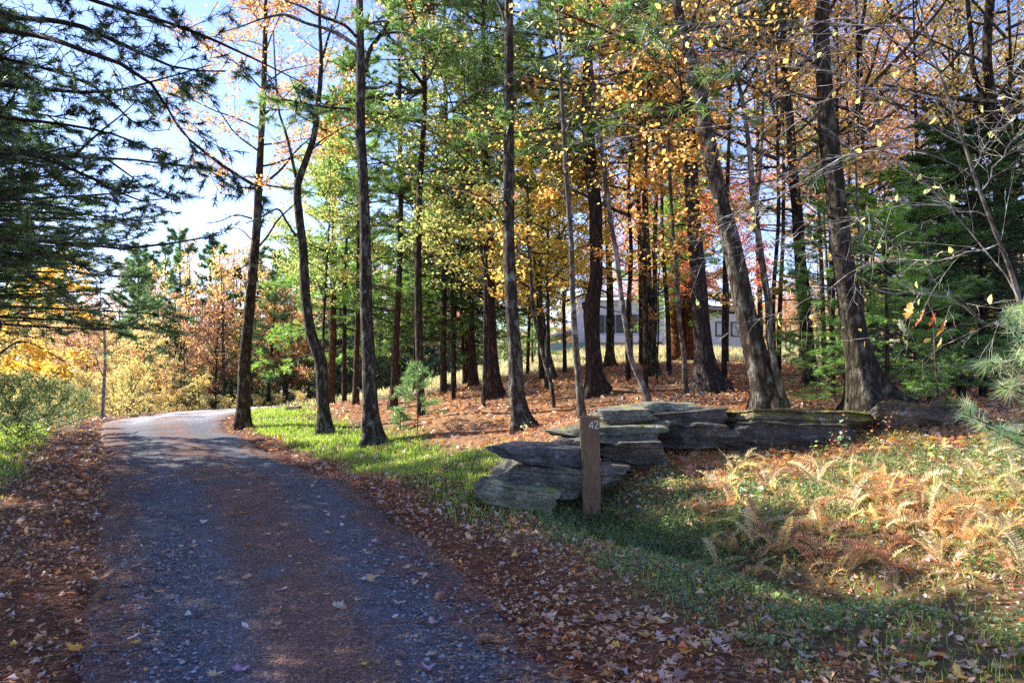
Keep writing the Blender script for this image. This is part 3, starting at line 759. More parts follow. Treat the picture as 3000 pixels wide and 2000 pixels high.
T = trunk_tree('T8', 'pine_tree', 'thick smooth brown pine trunk behind and left of the scaly trunk', 'tree',
    [(1448, 1167, 56), (1444, 1110, 44), (1440, 1044, 37), (1436, 891, 30), (1434, 738, 27), (1425, 560, 24), (1416, 380, 20), (1415, 200, 16), (1415, 0, 12)], bark='bark_pine', tint=(1.0, .82, .75), H_add=3)
o, r = at_py(T, 560); add_crown(T['t'], 'pine_open', o, 1.0, 4.2, (1.25, 1.3, 1.0))
T = trunk_tree('T9', 'beech_sapling', 'very thin dark stem close in front of the thick pine left of the wall', 'tree',
    [(1417, 1194, 11), (1418, 1100, 10), (1420, 1000, 9), (1421, 891, 8), (1428, 700, 6), (1436, 500, 4)], flare=.1)
B1 = auto_limbs(T, 19, 800, 9, 1.3, (10, 50)); dress(T, B1, 43, 260, .08, YGREEN, (4, 3), .9)
for i, (x, y, w, lab, tn) in enumerate([(1362, 1127, 14, 'leftmost and thinnest of the three pine trunks at the field edge', (1.5, .9, .7)), (1374, 1124, 13, 'middle trunk of the three pines at the field edge', (1.5, 1.1, .8)), (1388, 1130, 28, 'thickest right-hand trunk of the three pines at the field edge', (1.4, 1.0, .8))]):
    T = trunk_tree('T10%d' % i, 'pine_tree', lab, 'tree', [(x, y, w), (x - 3, 1060, w * .85), (x - 8, 983, w * .75), (x - 12, 850, w * .6), (x - 14, 650, w * .45), (x - 14, 480, w * .3)], bark='bark_pine', tint=tn, group='three pines at the field edge')
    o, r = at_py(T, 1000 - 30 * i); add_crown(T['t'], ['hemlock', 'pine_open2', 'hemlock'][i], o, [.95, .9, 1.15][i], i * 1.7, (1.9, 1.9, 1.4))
T = trunk_tree('T11', 'maple_sapling', 'thin wavy stem in the bracken leaning left between the scaly trunk and the post', 'tree',
    [(1624, 1193, 12), (1614, 1121, 13), (1597, 1063, 13), (1579, 987, 12), (1564, 922, 12), (1556, 815, 11), (1549, 700, 10), (1545, 560, 8), (1540, 430, 5)], flare=.15)
B1 = auto_limbs(T, 21, 900, 13, 1.7, (5, 50)); dress(T, B1, 45, 2000, .10, YELLOW + ORANGE[:1], (5, 5), .8)
T = trunk_tree('T12', 'maple_sapling', 'thin dark stem leaning left behind the wavy sapling', 'tree',
    [(1627, 1113, 16), (1606, 1025, 13), (1591, 930, 11), (1573, 826, 10), (1560, 700, 8), (1548, 560, 6)], flare=.2)
B1 = auto_limbs(T, 23, 880, 13, 2.0, (5, 50)); dress(T, B1, 47, 3200, .10, YELLOW + YGREEN[:2], (5, 5), .8)
T = trunk_tree('T12b', 'maple_tree', 'pale tan trunk with a forked top standing at the edge of the mown field', 'tree',
    [(1594, 1100, 26), (1589, 1050, 20), (1583, 990, 16), (1578, 900, 12), (1575, 780, 8)], tint=(1.7, 1.3, 1.0))
B1 = auto_limbs(T, 25, 940, 10, 2.5, (15, 60)); dress(T, B1, 49, 3600, .10, YELLOW, (6, 5), .8)
T = trunk_tree('T13', 'beech_tree', 'slender smooth grey trunk rising right behind the numbered post', 'tree',
    [(1705, 1225, 28), (1698, 1140, 21), (1686, 1006, 19), (1679, 891, 17), (1675, 776, 16), (1673, 700, 15), (1668, 625, 15), (1654, 446, 13), (1650, 357, 12), (1643, 223, 10), (1640, 80, 8)], bark='bark_smooth', flare=.2, H_add=2, tint=(.85, .8, .75))
B = limbs(T, [([(1672, 620, 5), (1640, 560, 4), (1610, 500, 3), (1590, 430, 2)], .5), ([(1655, 400, 5), (1680, 330, 4), (1720, 270, 2)], .4)])
B1 = auto_limbs(T, 27, 600, 14, 1.8, (15, 55)); dress(T, B + B1, 51, 650, .075, YELLOW, (6, 5), .8)
T = trunk_tree('T14', 'pine_tree', 'thick pine with a swollen kink in its trunk, in front of the white house', 'tree',
    [(1750, 1153, 72), (1744, 1110, 52), (1740, 1060, 46), (1734, 968, 43), (1733, 915, 48), (1738, 870, 44), (1746, 820, 39), (1746, 700, 38), (1744, 600, 38), (1730, 491, 38), (1724, 379, 36), (1721, 268, 33), (1724, 134, 24), (1726, 0, 19)], bark='bark_pine', tint=(.85, .78, .72), H_add=4, flare=.5)
B = limbs(T, [([(1722, 905, 26), (1712, 893, 18), (1708, 885, 6)], 0), ([(1722, 420, 8), (1700, 380, 7), (1640, 330, 5), (1560, 300, 3)], 1), ([(1735, 560, 7), (1790, 520, 5), (1850, 500, 3)], .5)])
o, r = at_py(T, 480); add_crown(T['t'], 'pine_open', o, 1.05, 2.6, (1.1, 1.2, .95))
T = trunk_tree('T15', 'maple_tree', 'mossy dark trunk with spreading roots right of the kinked pine, below the house windows', 'tree',
    [(1787, 1076, 34), (1787, 1035, 25), (1788, 968, 23), (1787, 853, 20), (1782, 738, 16), (1776, 620, 13), (1770, 480, 9)], tint=(.75, .85, .55), flare=.7)
B1 = auto_limbs(T, 29, 860, 14, 3.0, (10, 60)); dress(T, B1, 53, 2600, .10, GOLD + ORANGE[:1], (6, 6), .75)
T = trunk_tree('T16', 'birch_tree', 'slim pale grey trunk leaning left whose foot is behind the top slabs of the wall', 'tree',
    [(1903, 1183, 24), (1890, 1145, 20), (1872, 1105, 18), (1847, 1044, 16), (1832, 949, 15), (1816, 834, 15), (1805, 738, 14), (1793, 670, 14), (1775, 536, 14), (1762, 424, 13), (1744, 290, 11), (1728, 150, 8)], bark='bark_smooth', flare=.15, H_add=1.5, tint=(1.1, 1.05, 1.05))
B1 = auto_limbs(T, 30, 560, 10, 1.6, (20, 60)); dress(T, B1, 55, 500, .075, YELLOW, (5, 5), .8)
TC = trunk_tree('T17', 'maple_tree', 'dark clump of three maple stems from one foot behind the leaning birch', 'tree',
    [(1917, 1103, 36), (1912, 1040, 28), (1908, 968, 22), (1902, 853, 18), (1898, 738, 15), (1893, 600, 12), (1890, 430, 8)], tint=(.75, .75, .65))
B = limbs(TC, [([(1913, 1040, 16), (1917, 968, 16), (1919, 853, 15), (1918, 738, 14), (1922, 600, 11), (1925, 420, 7), (1930, 300, 4)], .3),
               ([(1905, 1060, 14), (1897, 968, 13), (1889, 853, 12), (1881, 719, 11), (1868, 600, 9), (1850, 460, 6), (1840, 350, 3)], -.3)], name='stem')
B1 = auto_limbs(TC, 31, 860, 15, 2.8, (10, 60)); dress(TC, B1, 57, 3200, .10, ORANGE + REDOR[1:2] + GOLD[:2], (6, 6), .72)
T = trunk_tree('T18', 'beech_tree', 'slim slightly curved grey stem left of the thick furrowed trunk', 'tree',
    [(2009, 1162, 22), (2006, 1100, 17), (2004, 1044, 15), (1992, 949, 14), (1985, 853, 13), (1977, 738, 12), (1971, 670, 11), (1960, 446, 10), (1958, 300, 7)], bark='bark_smooth', flare=.2, tint=(.8, .75, .65), H_add=1)
B1 = auto_limbs(T, 33, 900, 14, 2.0, (5, 50)); dress(T, B1, 59, 2600, .09, GOLD + ORANGE[:2], (6, 5), .7)
T = trunk_tree('T19', 'pine_tree', 'thick straight dark furrowed trunk behind the top slab of the wall', 'tree',
    [(2080, 1148, 84), (2074, 1115, 64), (2068, 1083, 54), (2055, 955, 47), (2047, 828, 45), (2038, 721, 43), (2029, 600, 41), (2023, 491, 41), (2012, 312, 38), (1998, 134, 32), (1989, 0, 28)], bark='bark_pine', tint=(.95, .95, 1.0), H_add=5, flare=.7)
o, r = at_py(T, 330); add_crown(T['t'], 'pine_open2', o, 1.15, 5.2, (1.0, 1.1, .9))
T = trunk_tree('T20', 'maple_tree', 'massive rough trunk leaning left, foot hidden behind the mossy slab', 'tree',
    [(2256, 1204, 92), (2243, 1150, 74), (2230, 1104, 66), (2204, 998, 62), (2179, 891, 56), (2157, 785, 54), (2140, 700, 52), (2114, 603, 46), (2096, 513, 44), (2074, 402, 42), (2047, 268, 40), (2012, 134, 34), (1985, 22, 28)], H_add=4, ridge=.11, flare=.4, tint=(.95, .9, .85))
B = limbs(T, [([(2050, 280, 12), (2010, 230, 9), (1950, 190, 6), (1880, 180, 3)], 1), ([(2010, 110, 12), (2040, 30, 10), (2070, -60, 6)], .5), ([(2086, 480, 7), (2050, 440, 6), (1990, 420, 4), (1940, 400, 2)], .8)])
B1 = auto_limbs(T, 35, 60, 10, 3.4, (15, 60)); dress(T, B + B1, 61, 2600, .09, GOLD + ORANGE[:1], (7, 6), .7)
T = trunk_tree('T21', 'maple_tree', 'slender grey trunk hugging the right side of the massive leaning one', 'tree',
    [(2308, 1214, 30), (2292, 1160, 23), (2276, 1104, 21), (2255, 998, 20), (2251, 891, 20), (2238, 806, 19), (2225, 713, 18), (2207, 587, 19), (2197, 459, 15), (2177, 306, 12), (2156, 204, 10), (2140, 40, 7)], bark='bark_smooth', flare=.15, tint=(.75, .7, .6), H_add=1.5)
B = limbs(T, [([(2213, 610, 11), (2226, 510, 10), (2233, 383, 9), (2240, 250, 7), (2262, 100, 4), (2280, -20, 3)], .6), ([(2226, 700, 8), (2180, 640, 7), (2100, 600, 4), (2050, 590, 2)], 1)])
B1 = auto_limbs(T, 37, 560, 13, 2.0, (15, 60)); dress(T, B + B1, 63, 1300, .085, GOLD + ORANGE[:2], (6, 5), .7)
T = trunk_tree('T22', 'maple_tree', 'straight dark trunk between the leaning pair and the broad-rooted tree', 'tree',
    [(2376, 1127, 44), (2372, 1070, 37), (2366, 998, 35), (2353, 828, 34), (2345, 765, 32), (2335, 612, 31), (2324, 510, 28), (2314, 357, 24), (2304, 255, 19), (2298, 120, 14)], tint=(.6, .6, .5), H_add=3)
B1 = auto_limbs(T, 39, 620, 16, 2.8, (5, 60)); dress(T, B1, 65, 2600, .10, GOLD + ORANGE[:2], (6, 6), .65)
T = trunk_tree('T23', 'maple_tree', 'broad-rooted dark tree with hugely flared foot at the right end of the mossy slab', 'tree',
    [(2560, 1222, 130), (2546, 1170, 98), (2528, 1100, 80), (2513, 1020, 68), (2502, 955, 62), (2480, 828, 58), (2457, 663, 55), (2442, 510, 53), (2427, 408, 52), (2416, 255, 45), (2406, 102, 44), (2411, 0, 36)], H_add=5, ridge=.12, flare=.9, tint=(.62, .58, .5))
B = limbs(T, [([(2448, 600, 10), (2500, 560, 8), (2580, 530, 5), (2640, 500, 3)], 1), ([(2410, 60, 14), (2460, -20, 10), (2500, -90, 6)], .5)])
B1 = auto_limbs(T, 41, 20, 12, 3.6, (15, 60)); dress(T, B + B1, 67, 3200, .09, ORANGE, (7, 6), .65)
T = trunk_tree('T24', 'beech_sapling', 'very thin straight stem in front of the broad-rooted tree', 'tree',
    [(2548, 1222, 11), (2540, 1080, 10), (2531, 955, 9), (2523, 765, 8), (2512, 600, 7), (2506, 450, 5), (2500, 300, 3)], bark='bark_smooth', flare=.1, tint=(.7, .8, .5))
B1 = auto_limbs(T, 43, 1100, 12, .9, (0, 40)); dress(T, B1, 69, 60, .06, YELLOW, (3, 3), .9, minr=.0022)
T = trunk_tree('T26', 'hemlock_tree', 'dark stem leaning left in the hemlock shade at the far right of the wall', 'tree',
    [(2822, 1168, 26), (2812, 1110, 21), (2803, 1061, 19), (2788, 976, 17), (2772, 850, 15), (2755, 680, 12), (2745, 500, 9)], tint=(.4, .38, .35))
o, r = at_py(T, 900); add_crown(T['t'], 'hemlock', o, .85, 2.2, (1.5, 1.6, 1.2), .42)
T = trunk_tree('T27', 'hemlock_tree', 'straight dark stem at the edge of the hemlocks behind the near pine boughs', 'tree',
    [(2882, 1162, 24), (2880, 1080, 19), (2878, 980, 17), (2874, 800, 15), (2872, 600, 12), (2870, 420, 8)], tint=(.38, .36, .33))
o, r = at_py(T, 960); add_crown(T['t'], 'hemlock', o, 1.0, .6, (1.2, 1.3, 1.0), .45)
T = trunk_tree('T28', 'maple_tree', 'forked dark maple rising above the hemlocks at the right edge', 'tree',
    [(2945, 1150, 38), (2938, 1000, 34), (2930, 700, 31), (2922, 480, 28), (2906, 306, 26), (2891, 153, 25), (2901, 0, 24)], H_add=4, tint=(.6, .55, .45))
B = limbs(T, [([(2915, 380, 16), (2875, 270, 15), (2852, 210, 14), (2845, 120, 14), (2835, 0, 12), (2830, -120, 7)], .5), ([(2925, 400, 7), (2965, 200, 5), (2985, 60, 3)], .2)])
B1 = auto_limbs(T, 45, 420, 18, 3.2, (10, 60)); dress(T, B + B1, 71, 4500, .10, GOLD + ORANGE[:1] + YELLOW[:1], (7, 6), .6)
T = trunk_tree('T29', 'maple_sapling', 'thin stem with pale bark between the straight dark trunk and the broad-rooted tree', 'tree',
    [(2417, 1110, 17), (2413, 1000, 15), (2408, 828, 13), (2400, 640, 10), (2394, 430, 7)], bark='bark_smooth', tint=(.8, .75, .6))
B1 = auto_limbs(T, 47, 760, 12, 2.0, (5, 50)); dress(T, B1, 73, 1500, .09, YELLOW + GOLD[:1], (5, 5), .7)

# dead lower boughs still on the pines
for k_, y0_, y1_, n_, L_ in (('T4', 1120, 660, 16, .9), ('T5', 1120, 900, 7, .8), ('T6', 1120, 960, 6, .8), ('T8', 1040, 560, 14, 1.2), ('T14', 860, 480, 12, 1.3), ('T19', 900, 340, 14, 1.3), ('T22', 1000, 650, 10, 1.0), ('T7', 900, 60, 9, .7), ('T17', 1000, 860, 6, .6)):
    dress(TREES[k_], auto_limbs(TREES[k_], len(k_) + n_, y0_, n_, L_, (-12, 15), y1_), 200 + n_, 0, .1, GOLD, (4, 3), 1, minr=.0025, l2=.35)
# ---- hemlocks and pines with their whole shape in view
def small_tree(key, name, label, px, py, w, htop, crown, color=(1, 1, 1), cs=1.0, group=None, bark='bark_pine', tint=(1.0, .9, .82), z_c=.1, rot=0.0, lean=0.0, extra=None, d=None):
    """a straight tree standing where pixel (px,py) meets the ground (or at distance d), htop metres tall"""
    if d is None: p = gp(px, py)
    else:
        x = (px - 1500) / F * d; p = np.array([x, d, float(H(x, d))])
    rng = np.random.default_rng(sum(map(ord, key)))
    n = 7; zz = np.linspace(0, htop, n); P = np.stack([p[0] + lean * zz + rng.normal(0, .012, n) * htop * .3, p[1] + 0 * zz, p[2] + zz], 1); P[0, :2] = p[:2]
    g, C, base = trunk_mesh(P, w * .5 * np.linspace(1, .15, n), int(px), .15, sides=8, spacing=.5)
    t = thing(name, label, 'tree', base, group)
    link('trunk', g.mesh('trunk', True), M[bark], t, color=tint)
    add_crown(t, crown, (lean * htop * z_c, 0, htop * z_c), cs, rot, color, extra)
    return t
HL = 'hemlocks massed in the dark wood behind the right end of the wall'
for i, (px, py, d_, h, cs, col, lab) in enumerate([
    (2690, 1080, 19, 6.6, .95, (1.5, 1.6, 1.2), 'leftmost dark hemlock of the mass at the right, next to the sunlit gap'),
    (2800, 1080, 17, 6.6, 1.0, (1.2, 1.25, 1.0), 'dark hemlock whose boughs reach lowest over the far right of the wall'),
    (2930, 1080, 16, 6.4, 1.1, (.9, .95, .8), 'blackest hemlock at the right edge behind the near pine boughs'),
    (3060, 1080, 15, 6.4, 1.1, (.9, .95, .8), 'hemlock cut by the right edge of the view'),
    (2770, 1060, 26, 9, 1.2, (.8, .8, .75), 'tall hemlock standing farthest back in the dark mass')]):
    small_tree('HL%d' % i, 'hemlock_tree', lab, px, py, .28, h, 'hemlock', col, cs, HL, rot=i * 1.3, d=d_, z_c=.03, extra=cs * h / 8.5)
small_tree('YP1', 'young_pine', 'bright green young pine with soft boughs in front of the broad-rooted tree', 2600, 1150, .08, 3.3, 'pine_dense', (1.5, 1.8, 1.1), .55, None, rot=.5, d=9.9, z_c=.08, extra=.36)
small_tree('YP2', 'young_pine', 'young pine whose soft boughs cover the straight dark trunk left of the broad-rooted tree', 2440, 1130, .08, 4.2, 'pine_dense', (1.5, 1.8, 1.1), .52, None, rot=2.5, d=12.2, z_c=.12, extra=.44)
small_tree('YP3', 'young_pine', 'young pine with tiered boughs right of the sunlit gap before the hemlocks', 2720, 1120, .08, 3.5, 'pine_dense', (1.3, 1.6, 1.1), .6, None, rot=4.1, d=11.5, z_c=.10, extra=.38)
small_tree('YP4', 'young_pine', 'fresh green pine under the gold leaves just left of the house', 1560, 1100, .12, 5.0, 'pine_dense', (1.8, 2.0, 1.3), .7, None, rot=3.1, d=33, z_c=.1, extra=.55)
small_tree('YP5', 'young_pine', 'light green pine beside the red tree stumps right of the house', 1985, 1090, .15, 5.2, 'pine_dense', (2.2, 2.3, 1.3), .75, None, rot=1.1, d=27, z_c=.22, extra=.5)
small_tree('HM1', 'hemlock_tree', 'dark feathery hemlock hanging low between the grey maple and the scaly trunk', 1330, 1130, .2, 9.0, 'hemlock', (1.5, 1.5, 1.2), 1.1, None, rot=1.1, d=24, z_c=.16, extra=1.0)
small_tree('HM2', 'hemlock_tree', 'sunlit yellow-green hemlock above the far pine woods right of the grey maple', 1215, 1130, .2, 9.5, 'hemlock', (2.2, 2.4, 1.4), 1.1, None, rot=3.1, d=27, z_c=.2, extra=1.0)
small_tree('HM3', 'pine_tree', 'light green airy pine between the crooked maple and the grey maple', 1010, 1150, .2, 10.5, 'pine_open2', (1.9, 2.1, 1.3), 1.0, None, rot=3.9, d=25, z_c=.2)
small_tree('PM1', 'pine_tree', 'tall pine filling the sky left of the scaly trunk', 1300, 1130, .22, 17, 'pine_open', (1.1, 1.15, .95), 1.25, None, rot=2.9, d=22, z_c=.38)
small_tree('PM2', 'pine_tree', 'tall pine with dark upper boughs between the scaly trunk and the kinked pine', 1590, 1130, .22, 18, 'pine_open2', (1.0, 1.1, .9), 1.5, None, rot=.9, d=21, z_c=.42)
small_tree('PM3', 'pine_tree', 'tall pine high over the reddish slim pine right of the grey maple', 1235, 1150, .22, 16, 'pine_open2', (1.1, 1.2, .95), 1.2, None, rot=5.9, d=17, z_c=.46)
small_tree('PM4', 'pine_tree', 'tall pine showing green between the gold crowns right of the leaning trunk', 2230, 1100, .22, 17, 'pine_open', (1.1, 1.2, .95), 1.2, None, rot=4.9, d=26, z_c=.30)
if 0: small_tree('PM5', 'pine_tree', 'tall pine high above the hemlocks near the right edge', 2660, 1100, .22, 17, 'pine_open', (.9, 1.0, .85), 1.2, None, rot=.9, d=24, z_c=.35)
small_tree('PM6', 'pine_tree', 'tall pine with boughs right of the kinked pine near the top of the view', 1880, 1100, .22, 19, 'pine_open2', (1.0, 1.1, .9), 1.2, None, rot=3.9, d=24, z_c=.5)

# broad coloured crowns of the middle distance
for i, (px, d_, h, w, crown, cs, zc, lab) in enumerate([
    (1415, 17.0, 8.3, .12, 'lime_maple', .82, .30, 'yellow-green maple between the grey maple and the scaly trunk'),
    (1330, 19.5, 9.0, .12, 'lime_maple', .72, .35, 'lime-leaved maple left of the thick smooth pine'),
    (940, 21.0, 8.0, .12, 'lime_maple', .62, .38, 'fresh green maple behind the crooked maple'),
    (1600, 17.5, 7.4, .12, 'yellow_maple', .78, .30, 'clear yellow maple left of the post'),
    (1655, 23.0, 8.0, .14, 'yellow_maple', .85, .25, 'yellow maple before the left end of the house'),
    (1545, 26.0, 8.0, .14, 'yellow_maple', .75, .25, 'golden maple at the field edge left of the house'),
    (1840, 17.0, 9.5, .14, 'gold_maple', .95, .42, 'orange-gold maple above the house'),
    (1960, 20.0, 11.5, .16, 'gold_maple', .95, .50, 'deep orange maple between the birch and the thick furrowed trunk'),
    (2120, 15.5, 10.5, .14, 'gold_maple2', .8, .55, 'gold maple spreading over the massive leaning trunk'),
    (1890, 14.0, 10.5, .12, 'gold_thin', .90, .52, 'gold maple leaves high above the wall'),
    (1850, 31.0, 7.5, .15, 'red_maple', .75, .30, 'red-orange maple beside the house wall'),
    (1925, 16.5, 3.4, .06, 'gold_thin', .34, .42, 'low sapling with an orange-gold spray in front of the house windows'),
    (2130, 24.0, 6.6, .12, 'red_maple', .7, .30, 'scarlet maple behind the massive leaning trunk'),
    (1975, 38.0, 9.5, .15, 'red_maple', .85, .35, 'rosy maple rising behind the dark clump of stems'),
    (2280, 20.0, 12.0, .16, 'gold_thin', 1.0, .50, 'golden maple above the slender grey trunk'),
    (2480, 21.0, 12.5, .16, 'orange_thin', 1.2, .50, 'russet maple high over the broad-rooted tree'),
    (2600, 30.0, 12.0, .16, 'orange_maple', 1.2, .30, 'orange maple glowing behind the young pines'),
    (2800, 19.5, 13.0, .16, 'gold_thin', 1.2, .50, 'gold maple above the hemlocks'),
    (2960, 14.0, 10.5, .14, 'yellow_thin', 1.15, .50, 'thin yellow maple at the top right edge'),
    (2560, 14.0, 10.5, .12, 'bare_gold', 1.1, .45, 'nearly bare maple right of the broad-rooted tree'),
    (2270, 13.0, 10.0, .10, 'bare_gold', 1.0, .40, 'nearly bare maple above the slender grey trunk')]):
    small_tree('MC%d' % i, 'maple_tree', lab, px, 1100, w, h, crown, (1, 1, 1), cs, None, 'bark_maple', (.8, .7, .6), zc, rot=i * 2.1, d=d_, lean=[.02, -.03, .03][i % 3])

# more dark trunks in the right-hand wood
rng = np.random.default_rng(88)
WT = 'slim dark trunks of the wood behind the wall'
for i in range(19):
    px = rng.uniform(2330, 3050) if i < 17 else rng.uniform(1450, 2000); d_ = rng.uniform(17, 34)
    small_tree('WT%d' % i, 'maple_tree', ('slim dark trunk in the wood ' + ('between the massive leaning and the broad-rooted tree' if px < 2540 else 'right behind the young pines' if px < 2740 else 'among the dark hemlocks') + (', nearer' if d_ < 25 else ', farther')) if px > 2000 else 'slim dark trunk standing among the pines left of the furrowed trunk', px, 1100, rng.uniform(.09, .24), rng.uniform(10, 15),
               ['orange_thin', 'bare_gold', 'yellow_thin', 'bare_gold'][i % 4], (1, 1, 1), rng.uniform(.9, 1.2), WT if px > 2000 else 'slim trunks among the middle pines', 'bark_maple', (.75, .7, .62), rng.uniform(.38, .55), rot=rng.random() * 6, d=d_, lean=rng.normal(0, .03))
# ---------------------------------------------------------------- big white pines on the left, mostly out of frame
def white_pine(key, label, x, y, h, r0, crowns, lean=0.0):
    z = float(H(x, y)); n = 8; zz = np.linspace(0, h, n)
    g, C, base = trunk_mesh(np.stack([x + lean * zz, y + 0 * zz, z + zz], 1), r0 * np.linspace(1, .12, n), 5, .4, spacing=.4)
    t = thing('white_pine', label, 'tree', base)
    link('trunk', g.mesh('trunk', True), M['bark_pine'], t, color=(.7, .6, .55))
    for c in crowns: add_crown(t, *c)
    return t
proto('big_pine', *pine_crown(61, 12.5, 6.0, 110, 31000, .155, 9, pal=PINEC, width=.008, taper=.78, low_el=-4, top_el=30, kids=(11, 5), keep=.97, drp=.05), 'needle')
proto('edge_pine', *pine_crown(62, 8.0, 4.8, 76, 19000, .19, 7, pal=PINEC, width=.0085, taper=.6, low_el=-6, top_el=30, kids=(9, 4), keep=.95, drp=.05), 'needle')
white_pine('P0', 'huge dark white pine whose boughs sweep over the drive from the left', -8.9, 6.6, 12.0, .30, [('big_pine', (0, 0, 2.9), .86, 0.0, (.66, .72, .62), .64)])
white_pine('P1', 'second white pine behind the huge one, lower boughs hanging over the left verge', -12.6, 14.2, 7.4, .2, [('edge_pine', (0, 0, 2.5), 1.0, 1.0, (.85, .95, .8), .56)])
white_pine('P2', 'dense dark pine filling the left edge between the huge pine and the leaning trunk', -10.4, 11.0, 7.4, .16, [('edge_pine', (0, 0, 2.3), 1.0, 3.0, (.7, .78, .68), .58)])
white_pine('P3', 'thick-foliaged pine in the upper left, boughs ending level with the far tree tops', -8.9, 9.6, 6.8, .15, [('edge_pine', (0, 0, 2.5), .80, 5.0, (.6, .66, .58), .52)])
# long upper boughs reaching over the drive
T0 = thing('pine_bough', 'long needled pine boughs arching across the sky at the upper left', 'branch', (-9.5, 8.0, 5.0)); bpy.data.objects.remove(T0)
lw = bpy.data.objects
t = [o for o in lw if o.name == 'white_pine'][0]
base = np.array(t.location)
lines = [([(-300, -260, 22), (100, -60, 16), (330, 20, 12), (560, 90, 9), (760, 180, 6), (900, 250, 3)], 5.6),
         ([(-300, -60, 22), (0, 40, 18), (230, 75, 14), (400, 150, 10), (520, 200, 7), (660, 210, 4)], 5.9),
         ([(-300, 60, 22), (80, 100, 16), (250, 150, 13), (410, 215, 11), (480, 300, 8), (545, 400, 6), (640, 480, 5), (745, 540, 2)], 5.4),
         ([(-200, 230, 16), (100, 260, 11), (300, 270, 8), (480, 230, 5), (620, 190, 3)], 6.1),
         ([(-250, 330, 14), (60, 350, 10), (300, 385, 7), (450, 440, 4), (520, 480, 2)], 6.2),
         ([(-250, 480, 14), (60, 450, 10), (220, 500, 8), (420, 590, 5), (540, 560, 2)], 6.0),
         ([(-200, 150, 12), (250, 240, 8), (420, 380, 4), (500, 380, 2)], 6.6)]
gw, gl = Geo(), Geo(); rng = np.random.default_rng(77)
P1, R1 = [], []
for pts, d_ in lines:
    P = np.array([[*W(x, y, d_ + rng.normal(0, .15)), w * .5 * d_ / F] for x, y, w in pts])
    P = np.vstack([[base[0], base[1], P[0, 2] - .2, P[0, 3] * 1.3], P]); C = resample(P, 30)
    gb = Geo(); V, Tt = tubes(C[None, :, :3] - base, C[None, :, 3], 7); gb.add(V, Tt); link('bough', gb.mesh('bough', True), M['bark_pine'], t, color=(.5, .42, .38))
    P1.append(C[:, :3] - base); R1.append(C[:, 3])
P1 = np.array(P1); R1 = np.array(R1)
S, D, pi, tt = children(rng, P1, 30, .3, 1.0, (35, 65), .6)
l = .72 * (1.15 - .6 * tt) * rng.uniform(.5, 1.2, len(tt))
P2 = grow(rng, S, D, l, 5, .12, .03, .05); V, Tt = tubes(P2, np.full((len(P2), 5), .0042) * np.linspace(1, .4, 5)[None], 3); gw.add(V, Tt)
S, D, pj, t3 = children(rng, P2, 6, .2, 1.0, (30, 55), .7)
P3 = grow(rng, S, D, l[pj] * .4 * rng.uniform(.5, 1.2, len(t3)), 3, .15, .04); V, Tt = tubes(P3, np.full((len(P3), 3), .003), 3); gw.add(V, Tt)
q = rng.integers(0, len(P3), 5200); c = P3[q, 1] + (P3[q, 2] - P3[q, 1]) * rng.random((len(q), 1))
w = vnoise(c[:, 0] * 1.6, c[:, 1] * 1.6, c[:, 2] * 1.6, 6) > .38; c = c[w]; q = q[w]
V, Tt, Cc = tufts(rng, c, unit(P3[q, 2] - P3[q, 1]),   .085, 9, .0042, 1.0, pick(rng, DARKC, len(c))); gl.add(V, Tt, Cc)
link('twigs', gw.mesh('twigs'), M['twig'], t, color=(.5, .45, .4)); link('needle_sprays', gl.mesh('needle_sprays'), M['needle'], t)

# left verge trees
T = trunk_tree('L1', 'pine_tree', 'dark leaning pine trunk at the left edge with many bare lower boughs', 'tree',
    [(13, 1228, 40), (20, 1150, 30), (27, 1091, 27), (49, 979, 23), (67, 890, 20), (80, 800, 17), (95, 650, 12)], bark='bark_pine', tint=(.6, .5, .42))
B1 = auto_limbs(T, 51, 1150, 34, 3.2, (-12, 20)); dress(T, B1, 91, 0, .08, YELLOW, (5, 4), .8)
o, r = at_py(T, 900); add_crown(T['t'], 'edge_pine', (o[0], o[1], o[2] - 1.2), .72, 2.0, (.9, 1.0, .8), .62)
T = trunk_tree('L2', 'maple_sapling', 'sapling with sprays of clear yellow leaves in front of the leaning left pine', 'tree',
    [(-60, 1260, 16), (-40, 1150, 13), (-10, 1000, 11), (10, 880, 9), (40, 760, 6)], tint=(.6, .5, .4), d=None)
B = limbs(T, [([(-20, 1050, 7), (60, 1000, 5), (140, 1030, 4), (220, 1080, 2)], -.5), ([(0, 960, 6), (80, 900, 5), (180, 910, 4), (290, 960, 2)], .5), ([(-35, 1120, 6), (40, 1060, 4), (120, 1080, 3), (190, 1090, 2)], .4), ([(5, 900, 5), (90, 830, 4), (180, 830, 3), (250, 850, 2)], .8), ([(10, 870, 5), (100, 790, 4), (200, 780, 3), (270, 800, 2)], .2)])
dress(T, B, 93, 2600, .12, [(.70, .44, .02), (.66, .38, .02), (.62, .46, .06)], (9, 6), .8, l2=.28, spread=.10)
T = trunk_tree('L3', 'birch_tree', 'broken white birch stem by the far bend left of the drive', 'tree',
    [(300, 1228, 12), (303, 1150, 10), (306, 1100, 9), (308, 1046, 8), (306, 990, 7), (305, 965, 5)], bark='bark_smooth', tint=(2.4, 2.4, 2.7), flare=.1)
B = limbs(T, [([(305, 1110, 4), (292, 1080, 4), (280, 1045, 3), (262, 1020, 2)], 0)])
B1 = auto_limbs(T, 53, 1040, 8, 1.6, (30, 60)); dress(T, B1, 95, 40, .08, YELLOW, (4, 3), 1)

